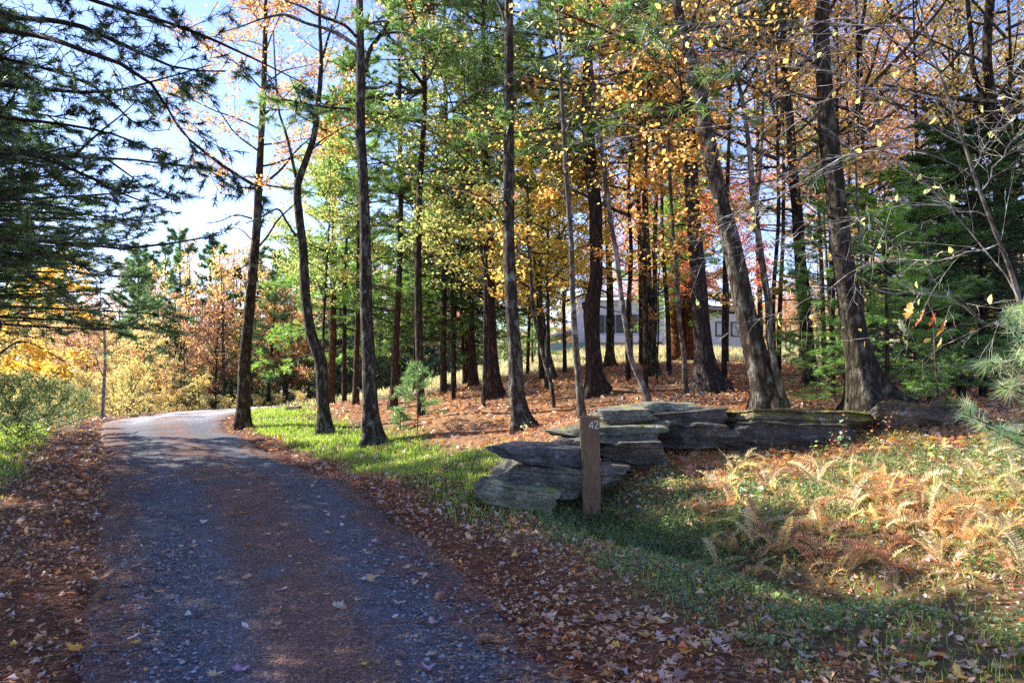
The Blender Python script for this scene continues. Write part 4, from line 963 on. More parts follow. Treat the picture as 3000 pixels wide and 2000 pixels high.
# ---------------------------------------------------------------- far tree line
rng = np.random.default_rng(400)
FAR = {}
def far_master(key, crown, h, w, zc, cs, tint, bark='bark_maple', ccol=(1, 1, 1), thin=None, name='maple_tree'):
    g, C, base = trunk_mesh(np.stack([np.zeros(6), np.zeros(6), np.linspace(0, h, 6)], 1), w * .5 * np.linspace(1, .2, 6), 3, .2, sides=6, spacing=1.2)
    FAR[key] = (g.mesh('trunk', True), crown, h, zc, cs, tint, bark, ccol, name)
# lighter crowns for far copies
proto('far_pine', *pine_crown(31, 9, 2.9, 44, 3300, .30, 8, width=.014, keep=.95), 'needle')
proto('far_hemlock', *pine_crown(32, 9, 2.7, 48, 3200, .26, 8, pal=DARKC, width=.014, low_el=-12, drp=.1, keep=.95), 'needle')
proto('far_leafy', *broad_crown(33, 7.5, 2.3, 16, 4200, .19, [(1, 1, 1)], keep=.8, kids=(6, 4), up=(20, 65)), 'leaf')
proto('far_sparse', *broad_crown(34, 9.0, 1.9, 18, 1100, .17, [(1, 1, 1)], keep=.7, kids=(7, 5), up=(35, 75)), 'leaf')
proto('far_shrub', *broad_crown(35, 2.6, 1.5, 14, 2200, .13, [(1, 1, 1)], keep=.9, kids=(6, 4), up=(10, 75), z0=.1), 'leaf')
mixmesh('far_gold', 'far_leafy', [(.48, .31, .09), (.44, .27, .08), (.52, .37, .13), (.42, .33, .11)], 11)
mixmesh('far_orange', 'far_leafy', [(.42, .21, .10), (.42, .25, .12), (.46, .28, .12), (.34, .17, .10)], 12)
mixmesh('far_rosy', 'far_sparse', [(.55, .26, .16), (.50, .2, .12), (.62, .36, .16)], 13)
mixmesh('far_bare', 'far_sparse', [(.62, .42, .12), (.6, .34, .08)], 14)
mixmesh('shrub_gold', 'far_shrub', [(.48, .34, .07), (.46, .36, .11), (.40, .34, .09)], 15)
mixmesh('shrub_green', 'far_shrub', [(.11, .17, .045), (.08, .13, .04), (.18, .22, .06), (.07, .11, .04)], 16)
far_master('pine', 'far_pine', 14, .34, .24, 1.0, (.8, .75, .75), 'bark_pine', (1.1, 1.25, 1.2), name='pine_tree')
far_master('hemlock', 'far_hemlock', 13, .34, .10, 1.0, (.7, .65, .65), 'bark_pine', (1.1, 1.2, 1.2), name='hemlock_tree')
far_master('gold', 'far_gold', 10, .22, .14, 1.0, (.8, .75, .7))
far_master('orange', 'far_orange', 11, .24, .18, 1.0, (.8, .75, .7))
far_master('rosy', 'far_rosy', 11.5, .22, .12, 1.0, (.8, .78, .78))
far_master('bare', 'far_bare', 12, .24, .16, 1.0, (.8, .8, .85))
def far_tree(key, px, d_, label, group, scale=1.0, x=None):
    me, crown, h, zc, cs, tint, bark, ccol, name = FAR[key]
    x = (px - 1500) / F * d_ if x is None else x
    rz = rng.random() * 6; t = thing(name, label, 'tree', (x, d_, float(H(x, d_)) - .1), group, rz, scale)
    t.rotation_euler = (rng.normal(0, .02), rng.normal(0, .025), rz)
    link('trunk', me, M[bark], t, color=tint); k = rng.uniform(.85, 1.15)
    mw, ml = PROTO[crown]
    link('boughs', mw, None, t, (0, 0, h * zc), (0, 0, 0), (cs, cs, cs * (1 - zc) * h / 9.2))
    link('crown', ml, None, t, (0, 0, h * zc), (0, 0, 0), (cs, cs, cs * (1 - zc) * h / 9.2), (ccol[0] * k, ccol[1] * k, ccol[2] * k))
    return t
DESC = {'pine': 'green pine', 'hemlock': 'dark hemlock', 'gold': 'golden-leaved maple', 'orange': 'orange-leaved maple', 'rosy': 'thin rosy-leaved maple', 'bare': 'bare grey maple'}
# left line, beyond the bend
seq = ['gold', 'bare', 'pine', 'orange', 'bare', 'hemlock', 'bare', 'orange', 'rosy', 'pine', 'bare', 'hemlock']
for i in range(108):
    px = -260 + (i % 54) * 31 + rng.normal(0, 12); row = i // 54
    d_ = (54 if row == 0 else 70) + rng.uniform(-5, 8)
    k = seq[(i * 5 + row * 3) % len(seq)]
    if 440 < px < 720 and k in ('gold', 'orange') and i % 3: k = ['hemlock', 'pine', 'bare'][i % 3]
    if 440 < px < 620 and k == 'gold': k = 'rosy'
    if 960 < px: k = ['hemlock', 'pine', 'bare', 'orange', 'hemlock', 'hemlock'][i % 6]
    if px < 430 and k in ('hemlock', 'bare'): k = 'gold'
    s = np.interp(px, [-300, 300, 420, 700, 900, 1400], [1.0, 1.0, 1.12, 1.22, 1.22, 1.2]) * rng.uniform(.85, 1.08) * (1.16 if row else .86)
    where = 'left of the white birch' if px < 290 else 'between white birch and straight brown maple' if px < 705 else 'between straight and crooked maple' if px < 900 else 'right of the crooked maple'
    far_tree(k, px, d_, ('back-row ' if row else 'front-row ') + DESC[k] + ' far off ' + where, DESC[k] + 's of the far tree line ' + where, s)
for px, d_, k, s, lab in [(400, 47, 'pine', .86, 'tallest green pine rising behind the golden tree at the bend'), (630, 62, 'pine', 1.12, 'tallest pine tip just right of the straight brown trunk'), (425, 40, 'gold', .66, 'big golden tree at the edge of the bend'), (340, 41, 'gold', .56, 'golden tree right beside the white birch stem'),
                          (490, 42, 'gold', .46, 'small golden tree where the lit drive bends'), (630, 50, 'orange', .84, 'flame-orange maple behind the straight brown trunk'), (545, 46, 'bare', .62, 'pale leaning grey stem before the dark far wood'), (250, 38, 'orange', .52, 'low orange tree left of the white birch stem'), (130, 34, 'gold', .52, 'golden tree behind the leaning left pine'), (40, 40, 'gold', .62, 'golden tree at the left edge'),
                          (200, 46, 'orange', .62, 'orange tree low behind the yellow sprays at left'), (790, 52, 'orange', .78, 'orange maple behind the crooked maple'), (860, 55, 'orange', .78, 'orange maple left of the crooked maple trunk'),
                          (815, 58, 'pine', .9, 'pine behind the orange maples near the crooked trunk')]:
    far_tree(k, px, d_, lab, None, s)
# behind the house and the right-hand wood
for i in range(90):
    px = 1120 + (i % 45) * 44 + rng.normal(0, 14); row = i // 45; d_ = (66 if row == 0 else 82) + rng.uniform(-5, 6)
    if px > 2250: d_ -= 22
    k = ['orange', 'gold', 'pine', 'gold', 'orange', 'rosy', 'bare'][(i * 3 + row) % 7]
    if px < 1500: k = ['hemlock', 'pine', 'hemlock', 'gold'][i % 4]
    s = np.interp(px, [1100, 1500, 1700, 2300, 2420, 3100], [.70, .62, .62, .58, .72, .80]) * rng.uniform(.85, 1.1) * (1.12 if row else .9)
    where = 'seen past the grey maple' if px < 1490 else 'left of the kinked pine' if px < 1740 else 'behind the house' if px < 2060 else 'right of the massive leaning trunk' if px < 2560 else 'behind the dark hemlocks'
    far_tree(k, px, d_, ('back-row ' if row else 'front-row ') + DESC[k] + ' far off ' + where, DESC[k] + 's far off ' + where, s)
# shrubs
def shrub(label, px, py, key, s, group=None, name='shrub', d=None):
    p = gp(px, py) if d is None else np.array([(px - 1500) / F * d, d, float(H((px - 1500) / F * d, d))])
    t = thing(name, label, 'shrub', p, group, rng.random() * 6, s)
    mw, ml = PROTO[key]; link('stems', mw, None, t); link('foliage', ml, None, t); return t
shrub('round golden shrub on the verge of the sunlit bend', 585, 1203, 'shrub_gold', .75, d=40)
for i, (px, d_) in enumerate([(660, 40), (700, 42), (760, 43), (520, 41), (470, 37), (820, 42), (880, 40)]):
    shrub('low yellow-green shrub along the foot of the far tree line', px, 0, 'shrub_gold', rng.uniform(.35, .55), 'shrubs at the foot of the far tree line', d=d_)
for i in range(24):
    px = 430 + i * 30 + rng.normal(0, 8); shrub('dark green shrub in the shade at the foot of the far tree line', px, 0, 'shrub_green', rng.uniform(.7, 1.2), 'dark shrubs under the far tree line', d=rng.uniform(47, 58))
for i in range(16):
    px = 10 + i * 27; shrub('low golden shrub behind the left verge', px, 0, 'shrub_gold', rng.uniform(.35, .6), 'golden shrubs behind the left verge', d=rng.uniform(24, 36))
for px, d_, s, lab in [(30, 15.5, .38, 'leafy green bush at the foot of the leaning left pine'), (90, 16.5, .40, 'tallest green bush on the left verge'), (150, 17.5, .36, 'green bush on the left verge nearest the middle of the clump'), (200, 19, .32, 'small green bush on the left verge closest to the drive'), (-30, 14, .40, 'dark green bush cut by the left edge of the view'),
        (60, 13.5, .26, 'low dark bush in front of the clump on the left verge'), (120, 21, .40, 'pale green bush behind the clump on the left verge'), (250, 22, .28, 'last tiny bush of the left verge before the white birch stem')]:
    shrub(lab, px, 0, 'shrub_green', s, 'green bushes on the left verge', d=d_)
# ---------------------------------------------------------------- the old stone wall
def stone_mat(name, a, b, moss=0.0, streak=(1, 1, 2.6)):
    m, N, L, out = new_mat(name)
    tc = N.new('ShaderNodeTexCoord'); co = tc.outputs['Object']; oi = N.new('ShaderNodeObjectInfo')
    n1 = noise(N, L, co, 3.2, 8, .7, streak); n2 = noise(N, L, co, 22, 7, .75, (1, 1, 1.5)); n3 = noise(N, L, co, 5.5, 6, .75)
    base = ramp(N, L, n1.outputs[0], [(.32, a), (.5, tuple((x + y) * .5 for x, y in zip(a, b))), (.66, b)]).outputs[0]
    base = mix(N, L, .8, base, ramp(N, L, n2.outputs[0], [(.32, (.2, .2, .2)), (.52, (.95, .95, .95)), (.7, (1.7, 1.65, 1.55))]).outputs[0], 'MULTIPLY')
    lm = N.new('ShaderNodeMapRange'); lm.inputs[1].default_value = .57; lm.inputs[2].default_value = .66; L.new(n3.outputs[0], lm.inputs[0])
    base = mix(N, L, lm.outputs[0], base, (.42, .42, .37))
    geo = N.new('ShaderNodeNewGeometry'); sp = N.new('ShaderNodeSeparateXYZ'); L.new(geo.outputs['Normal'], sp.inputs[0])
    n4 = noise(N, L, co, 4.0, 6, .7)
    ad = N.new('ShaderNodeMath'); ad.operation = 'MULTIPLY_ADD'; L.new(sp.outputs[2], ad.inputs[0]); ad.inputs[1].default_value = .35; L.new(n4.outputs[0], ad.inputs[2])
    mm = N.new('ShaderNodeMapRange'); mm.inputs[1].default_value = 1.02 - moss * .55; mm.inputs[2].default_value = 1.10 - moss * .5; mm.clamp = True; L.new(ad.outputs[0], mm.inputs[0])
    n5 = noise(N, L, co, 70, 3, .7)
    base = mix(N, L, mm.outputs[0], base, ramp(N, L, n5.outputs[0], [(.3, (.13, .15, .02)), (.7, (.38, .38, .06))]).outputs[0])
    base = mix(N, L, 1.0, base, oi.outputs['Color'], 'MULTIPLY')
    p = N.new('ShaderNodeBsdfPrincipled'); p.inputs['Roughness'].default_value = .82; p.inputs['Specular IOR Level'].default_value = .3
    L.new(base, p.inputs['Base Color'])
    L.new(bump(N, L, n1.outputs[0], 1.0, .09, bump(N, L, n2.outputs[0], 1.0, .022)), p.inputs['Normal']); L.new(p.outputs[0], out.inputs[0]); return m
M['stone'] = stone_mat('schist', (.055, .050, .043), (.25, .23, .20), .12)
M['stone_moss'] = stone_mat('mossy_schist', (.06, .052, .04), (.19, .17, .13), .62)
M['stone_lichen'] = stone_mat('lichened_schist', (.08, .076, .06), (.30, .29, .23), .25)

def stone(parent, base, box, d, depth, mat, seed, tilt=0.0, strata=5, rough=1.0, label=None, taper=(1, 1), color=(1, 1, 1), rx=0.0, kx=2.8):
    """slab seen in the photograph as pixel box x0,x1,y0,y1, at distance d (its front), `depth` metres thick"""
    x0, x1, y0, y1 = box; A = W(x0, y1, d); Bq = W(x1, y0, d)
    hw, hh, hd = (Bq[0] - A[0]) / 2, (Bq[2] - A[2]) / 2, depth / 2
    c = np.array([(A[0] + Bq[0]) / 2, d + hd, (A[2] + Bq[2]) / 2])
    nu, nv = 100, 50; rs = np.random.default_rng(seed)
    u = np.linspace(0, 2 * math.pi, nu, endpoint=False); v = np.linspace(-math.pi / 2, math.pi / 2, nv)
    v = np.sign(v) * (np.abs(v) / (math.pi / 2)) ** .8 * math.pi / 2
    U, Vv = np.meshgrid(u, v)
    D = np.stack([np.sin(Vv), np.cos(Vv) * np.cos(U), np.cos(Vv) * np.sin(U)], -1)
    # a split block: six tilted faces and random chipped corners, in a unit box
    pl = []
    for ax_ in range(3):
        for sg in (-1, 1):
            nn = rs.normal(0, (.26, .12, .07)[ax_] * rough, 3); nn[ax_] = sg; pl.append((unit(nn), rs.uniform(.93, 1.0)))
    for _ in range(7):
        nn = unit(np.array([rs.choice([-1, 1]) * rs.uniform(.6, 1), rs.choice([-1, 1]) * rs.uniform(.2, 1), rs.choice([-1, 1]) * rs.uniform(.2, .9)])); pl.append((nn, rs.uniform(1.12, 1.42)))
    R = np.full(D.shape[:2], 9.0)
    for nn, dd_ in pl:
        q = D @ nn; R = np.where(q > .05, np.minimum(R, dd_ / np.maximum(q, .05)), R)
    Pn = D * R[..., None]; X, Y, Z = Pn[..., 0], Pn[..., 1], Pn[..., 2]
    tz = np.interp(X, [-1, 1], taper)
    px_, py_, pz_ = X * hw, Y * hd, Z * hh * tz
    k = np.floor((Z * .5 + .5 + .16 * (fbm(X * 1.7 + seed, Y * 1.2, 0, seed, 2) - .5)) * strata * 1.6)
    lay = hash3(k, k * 0, k * 0, seed) - .5; ed = np.clip(np.abs(X) ** 3 + np.abs(Y) ** 3, 0, 1)
    sc_ = np.minimum(hw, .4)
    fine = fbm(px_ * 7 + seed, py_ * 7, pz_ * 22, seed, 4) - .5; mid = fbm(px_ * 2.4 + seed, py_ * 2.4, pz_ * 4, seed + 4, 3) - .5
    out_ = (lay * .16 + fine * .16 + mid * .38) * rough
    px_ = px_ + np.sign(X) * np.clip(np.abs(X) - .3, 0, 1) * out_ * sc_ * 1.6
    py_ = py_ + np.sign(Y) * np.clip(np.abs(Y), 0, 1) * out_ * hd * 1.1
    pz_ = pz_ + Z * (fine * .18 + mid * .5) * hh * rough + (fbm(px_ * 1.3 + seed, py_ * 1.3, 3, seed + 3, 3) - .5) * hh * .5
    ct, st = math.cos(tilt), math.sin(tilt); px2 = px_ * ct - pz_ * st; pz2 = px_ * st + pz_ * ct
    cr, sr = math.cos(rx), math.sin(rx); py2 = py_ * cr - pz2 * sr; pz2 = py_ * sr + pz2 * cr
    g = Geo(); idx = np.arange(nu * nv).reshape(nv, nu); a = idx[:-1]; b = np.roll(a, -1, 1); cc = idx[1:]; dd = np.roll(cc, -1, 1)
    g.add(np.stack([px2, py2, pz2], -1), np.concatenate([np.stack([a, dd, b], -1).reshape(-1, 3), np.stack([a, cc, dd], -1).reshape(-1, 3)]))
    o = link('stone', g.mesh('stone', False), M[mat], parent, c - base, color=color)
    if label: o['label'] = label
    return o
wb = gp(1650, 1480)
wall = thing('stone_wall', 'tumbled dry wall of big dark stone slabs behind the numbered post', 'wall', wb)
def S(*a, **k): return stone(wall, wb, *a, **k)
S((1420, 1616, 1424, 1512), 7.5, .55, 'stone_lichen', 1, -.16, 3, label='greenish rounded foot stone at the left end', color=(1.2, 1.2, .95), taper=(1, 1))
S((1390, 1446, 1422, 1462), 7.65, .3, 'stone_lichen', 2, .1, 3, color=(1.1, 1.1, .9))
S((1412, 1490, 1408, 1431), 7.7, .35, 'stone', 3, -.13, 2, label='thin tongue of stone sticking out to the left', rough=.6)
S((1452, 1815, 1357, 1462), 7.75, .75, 'stone', 4, -.03, 5, label='largest block, low on the left', color=(1.1, 1.1, 1.0), taper=(1.0, .9))
S((1660, 1800, 1436, 1492), 7.9, .5, 'stone', 5, .02, 3, color=(.6, .58, .55))
S((1486, 1755, 1311, 1372), 7.7, .7, 'stone', 6, -.07, 4, label='long slab jutting left over the largest block', color=(.8, .82, .9), taper=(.8, 1.05), rough=.7)
S((1616, 1740, 1283, 1330), 8.1, .5, 'stone', 7, .10, 3, color=(1.15, 1.1, 1.0), taper=(.6, 1))
S((1640, 1965, 1243, 1300), 8.2, .75, 'stone_lichen', 8, .02, 4, label='weathered slab streaked white and yellow-green', color=(.9, .9, .85), taper=(.65, 1))
S((1755, 1955, 1292, 1376), 8.15, .7, 'stone', 9, -.02, 4, color=(.9, .92, .88))
S((1752, 1910, 1199, 1246), 8.5, .6, 'stone_lichen', 10, .02, 4, color=(1.1, 1.1, 1.1))
S((1873, 2072, 1180, 1219), 8.9, .65, 'stone_lichen', 11, -.06, 3, label='topmost slab with a pale layered face', color=(.95, 1.0, .95))
S((1900, 2150, 1199, 1258), 8.75, .7, 'stone', 12, .07, 3, label='dark smooth slab under the topmost one', color=(.62, .58, .52), taper=(.8, 1), rough=.6)
S((1962, 2160, 1244, 1322), 8.6, .7, 'stone', 13, .04, 5, color=(.7, .66, .62))
S((1790, 1960, 1365, 1430), 8.35, .5, 'stone', 14, 0, 3, color=(.4, .42, .42))
S((2166, 2562, 1209, 1270), 8.6, .95, 'stone_moss', 15, -.03, 3, label='long slab covered with yellow-green moss', color=(1.15, 1.05, .8), rough=.7, rx=-.12)
S((2146, 2540, 1240, 1336), 8.5, .8, 'stone', 16, -.05, 4, label='black undercut block below the mossy slab', color=(.5, .5, .5), taper=(1, .85))
S((2605, 2945, 1224, 1312), 8.4, 1.2, 'stone', 17, -.05, 7, label='long layered slab sunk in the ferns at the right', color=(.95, .97, 1.0), taper=(.75, 1.05), rx=-.25)
S((2935, 3060, 1243, 1318), 8.1, .8, 'stone', 18, .05, 6, color=(.95, .97, 1.05))
S((2540, 2640, 1262, 1320), 8.7, .5, 'stone', 19, .05, 3, color=(.5, .48, .45))
# loose rocks on the slope
for i, (bx, d_, lab) in enumerate([((1302, 1330, 1124, 1142), 22, 'small dark rock alone on the sunlit slope left of the three pines'), ((838, 872, 1190, 1203), 24, 'small heap of pale stones where the drive drops out of sight')]):
    p = gp((bx[0] + bx[1]) / 2, bx[3]); t = thing('rock', lab, 'rock', p); d2 = p[1]
    stone(t, p, (bx[0], bx[1], bx[2], bx[3] + 3), d2 - .2, .5, 'stone', 30 + i, 0, 3, color=(1, .9, .8) if i == 0 else (1.8, 1.7, 1.6))

# ---------------------------------------------------------------- the numbered post
m, N, L, out = new_mat('post_wood')
tc = N.new('ShaderNodeTexCoord'); co = tc.outputs['Object']
n1 = noise(N, L, co, 14, 6, .65, (3.5, 3.5, .35)); n2 = noise(N, L, co, 60, 4, .6, (3, 3, .25)); n3 = noise(N, L, co, 3.0, 3, .5)
base = ramp(N, L, n1.outputs[0], [(.3, (.075, .045, .025)), (.55, (.17, .10, .048)), (.72, (.30, .18, .08))]).outputs[0]
base = mix(N, L, .5, base, ramp(N, L, n2.outputs[0], [(.3, (.45, .42, .4)), (.7, (1.35, 1.3, 1.2))]).outputs[0], 'MULTIPLY')
base = mix(N, L, .4, base, ramp(N, L, n3.outputs[0], [(.35, (.55, .5, .5)), (.65, (1.3, 1.2, 1.0))]).outputs[0], 'MULTIPLY')
p = N.new('ShaderNodeBsdfPrincipled'); p.inputs['Roughness'].default_value = .75
L.new(base, p.inputs['Base Color']); L.new(bump(N, L, n1.outputs[0], .8, .008, bump(N, L, n2.outputs[0], .7, .003)), p.inputs['Normal']); L.new(p.outputs[0], out.inputs[0]); M['post'] = m
m, N, L, out = new_mat('pale_metal'); p = N.new('ShaderNodeBsdfPrincipled'); p.inputs['Base Color'].default_value = (.80, .75, .60, 1); p.inputs['Roughness'].default_value = .45; L.new(p.outputs[0], out.inputs[0]); M['numeral'] = m

def box_geo(g, x0, x1, y0, y1, z0, z1, bev=0.0, col=(1, 1, 1)):
    c = np.array([[x, y, z] for z in (z0, z1) for y in (y0, y1) for x in (x0, x1)])
    q = [(0, 2, 3, 1), (4, 5, 7, 6), (0, 1, 5, 4), (2, 6, 7, 3), (0, 4, 6, 2), (1, 3, 7, 5)]
    g.add(c, [t for a in q for t in ((a[0], a[1], a[2]), (a[0], a[2], a[3]))], col); return g
pf = gp(1735, 1518); pd = pf[1]
post = thing('address_post', 'square brown wooden post with the pale number 42, in front of the stone wall', 'post', pf)
hw = 26.5 * pd / F; ht = W(1735, 1220, pd)[2] - pf[2]
# bevelled post, slightly out of plumb, top rounded by a small bevel
bv = .006; prof = []
sq = [(-hw + bv, -hw), (hw - bv, -hw), (hw, -hw + bv), (hw, hw - bv), (hw - bv, hw), (-hw + bv, hw), (-hw, hw - bv), (-hw, -hw + bv)]
lv = [(-.35, 1.0), (0.0, 1.0)] + [(ht * k / 12, 1.0) for k in range(1, 12)] + [(ht - bv, 1.0), (ht, 1 - bv / hw)]
V = []
for j, (z, s) in enumerate(lv):
    for x, y in sq: V.append((x * s + .0016 * math.sin(z * 9 + x * 30), y * s + hw + .0016 * math.sin(z * 7 + 1), z))
n = len(sq); T_ = []
for j in range(len(lv) - 1):
    for i in range(n):
        a = j * n + i; b = j * n + (i + 1) % n; T_ += [(a, b, b + n), (a, b + n, a + n)]
top = (len(lv) - 1) * n; T_ += [(top, top + i, top + i + 1) for i in range(1, n - 1)]
g = Geo(); g.add(V, T_)
link('timber', g.mesh('timber'), M['post'], post, rot=(0, -.012, 0))
def stroke(lines, w, th, y):
    """flat raised strokes with square ends in the x-z plane, front face at y"""
    g = Geo()
    for P in lines:
        P = np.array(P, float); n = len(P)
        t = np.empty_like(P); t[1:-1] = P[2:] - P[:-2]; t[0] = P[1] - P[0]; t[-1] = P[-1] - P[-2]; t = unit(t); nn = np.stack([-t[:, 1], t[:, 0]], 1) * w / 2
        a = P + nn; b = P - nn
        V = np.concatenate([np.stack([q[:, 0], np.full(n, yy), q[:, 1]], 1) for yy in (y, y + th) for q in (a, b)])
        T_ = []
        for i in range(n - 1):
            T_ += [(i, n + i, i + 1), (n + i, n + i + 1, i + 1)]
            T_ += [(2 * n + i, 2 * n + i + 1, 3 * n + i), (3 * n + i, 2 * n + i + 1, 3 * n + i + 1)]
            T_ += [(i, i + 1, 2 * n + i), (i + 1, 2 * n + i + 1, 2 * n + i), (n + i, 3 * n + i, n + i + 1), (n + i + 1, 3 * n + i, 3 * n + i + 1)]
        T_ += [(0, 2 * n, n), (n, 2 * n, 3 * n), (n - 1, 2 * n - 1, 3 * n - 1), (2 * n - 1, 4 * n - 1, 3 * n - 1)]
        g.add(V, T_)
    return g
k = pd / F
def nx_(px): return (px - 1735) * k
def nz_(py): return (1518 - py) * k * .995
four = [[(nx_(1740.4), nz_(1235.8)), (nx_(1730.2), nz_(1250.6))], [(nx_(1729.6), nz_(1251)), (nx_(1743.8), nz_(1251))], [(nx_(1740), nz_(1235.2)), (nx_(1740), nz_(1257.5))]]
th_ = np.radians(np.linspace(165, -48, 16)); cx, cz, rx_, rz_ = nx_(1751.0), nz_(1241.4), 4.7 * k, 5.4 * k
arc = [(cx + rx_ * math.cos(a), cz + rz_ * math.sin(a)) for a in th_]
two = [arc + [(nx_(1746.4), nz_(1256.4))], [(nx_(1746), nz_(1256.6)), (nx_(1757), nz_(1256.6))]]
for lab, ln in (('pale numeral 4', four), ('pale numeral 2', two)):
    o = link('numeral', stroke(ln, 2.0 * k, .004, -.0045).mesh('numeral'), M['numeral'], post, rot=(0, -.012, 0)); o['label'] = lab

# ---------------------------------------------------------------- the house on the hill
def flat_mat(name, col, rough=.6, spec=.4, nscale=6, namt=.25):
    m, N, L, out = new_mat(name); tc = N.new('ShaderNodeTexCoord')
    n = noise(N, L, tc.outputs['Object'], nscale, 5, .6, (1, 1, .4))
    c = mix(N, L, namt, col, ramp(N, L, n.outputs[0], [(.3, (.6, .6, .6)), (.7, (1.2, 1.2, 1.2))]).outputs[0], 'MULTIPLY')
    p = N.new('ShaderNodeBsdfPrincipled'); p.inputs['Roughness'].default_value = rough; p.inputs['Specular IOR Level'].default_value = spec
    L.new(c, p.inputs['Base Color']); L.new(bump(N, L, n.outputs[0], .3, .01), p.inputs['Normal']); L.new(p.outputs[0], out.inputs[0]); M[name] = m; return m
flat_mat('white_siding', (.55, .55, .57)); flat_mat('dark_frame', (.03, .035, .05), .4); flat_mat('roofing', (.32, .25, .24), .8, .2, 14, .5)
flat_mat('grey_concrete', (.42, .40, .38), .85); flat_mat('green_glass', (.16, .30, .26), .12, .6, 3, .3)
m, N, L, out = new_mat('window_glass'); p = N.new('ShaderNodeBsdfPrincipled'); p.inputs['Base Color'].default_value = (.05, .06, .08, 1); p.inputs['Roughness'].default_value = .06
p.inputs['Specular IOR Level'].default_value = 1.0; L.new(p.outputs[0], out.inputs[0]); M['glass'] = m
def bx(parent, name, mat, x0, x1, y0, y1, z0, z1, label=None):
    g = box_geo(Geo(), x0, x1, y0, y1, z0, z1); o = link(name, g.mesh(name), M[mat], parent)
    if label: o['label'] = label
    return o
HD = 56.0; kx = HD / F
hx = (1700 - 1500) * kx; hz = float(H(hx, HD)) ; hz = min(hz, 3.1)
house = thing('house', 'modern white raised house with dark-framed windows on the hill behind the trunks', 'house', (hx, HD, hz), rotz=math.radians(-14))
def pz(py): return EYE + (1080 - py) * kx - hz
# raised main box: x from 1735 to 1975, floor 978..1000, roof 868
x0, x1 = 1.0, 6.6; zf, zr = pz(985), pz(880)
bx(house, 'floor_slab', 'white_siding', x0 - .3, x1, -.45, 8, zf - .55, zf, 'pale overhanging floor slab')
bx(house, 'wall', 'white_siding', x0, x1, .0, 7.5, zf + .003, zr)
bx(house, 'underside', 'grey_concrete', x0 + .2, x1 - .3, -.2, 7.3, zf - 1.2, zf - .553, 'shaded grey underfloor')
g = Geo(); zr2 = zr + .1
g.add([(x0 - .7, -.9, zr2), (x1 + .4, -.9, zr2), (x1 + .4, 8.2, zr2 + 1.15), (x0 - .7, 8.2, zr2 + 1.15), (x0 - .7, -.9, zr2 + .16), (x1 + .4, -.9, zr2 + .16), (x1 + .4, 8.2, zr2 + 1.35), (x0 - .7, 8.2, zr2 + 1.35)],
      [(0, 2, 1), (0, 3, 2), (4, 5, 6), (4, 6, 7), (0, 1, 5), (0, 5, 4), (1, 2, 6), (1, 6, 5), (2, 3, 7), (2, 7, 6), (3, 0, 4), (3, 4, 7)])
link('roof', g.mesh('roof'), M['roofing'], house)
xs = np.linspace(x0 + .15, x1 - .2, 7)
for i in range(6):
    a, b = xs[i] + .05, xs[i + 1] - .05; z0w, z1w = zf + .25, zf + (zr - zf) * .58
    g = Geo()
    for q in ((a, a + .09, z0w, z1w), (b - .09, b, z0w, z1w), (a + .09, b - .09, z0w, z0w + .09), (a + .09, b - .09, z1w - .09, z1w), (a + .09, b - .09, z0w + .62, z0w + .69)): box_geo(g, q[0], q[1], -.10, -.003, q[2], q[3])
    w = link('window', g.mesh('window'), M['dark_frame'], house)
    bx(w, 'pane', 'glass', a + .09, b - .09, -.05, -.03, z0w + .09, z1w - .09)
for i in range(3):
    a, b = xs[i * 2] + .1, xs[i * 2 + 2] - .1
    bx(house, 'clerestory_panel', 'white_siding', a, b, -.06, -.003, zf + (zr - zf) * .64, zr - .12)
bx(house, 'corner_post', 'dark_frame', x0 - .12, x0 + .03, -.14, -.003, zf, zr - .01)
# lit gable wall to the left, lower wing with glass
bx(house, 'gable_wall', 'white_siding', x0 - 1.6, x0 - .003, .6, 6.5, zf - .5, pz(862), 'sunlit plain wall left of the windows')
bx(house, 'lower_wall', 'white_siding', -1.4, x0 + 4.5, .9, 6, -.3, zf - 1.203, 'recessed lower storey wall')
for i in range(5):
    a = -1.2 + i * 1.15; f = bx(house, 'window', 'dark_frame', a, a + .9, .84, .897, .15, zf - 1.5, 'lower storey window'); bx(f, 'pane', 'glass', a + .07, a + .83, .815, .838, .22, zf - 1.57)
# sloping low roof at the far left with green glazing
g = Geo(); gx0 = -3.4; box_geo(g, gx0 - .4, x0 - 1.7, -.4, 5, 0, .14); V = g.v[0]; V[:, 2] += np.interp(V[:, 0], [gx0 - .4, x0 - 1.7], [pz(1000), pz(968)]); link('lean_to_roof', g.mesh('lean_to_roof'), M['white_siding'], house)
for i in range(4):
    a = gx0 + i * .95; f = bx(house, 'glazing_bar', 'white_siding', a, a + .07, -.1, -.02, -.3, pz(1004)); bx(house, 'glazed_panel', 'green_glass', a + .073, a + .947, -.07, -.04, -.3, pz(1003))
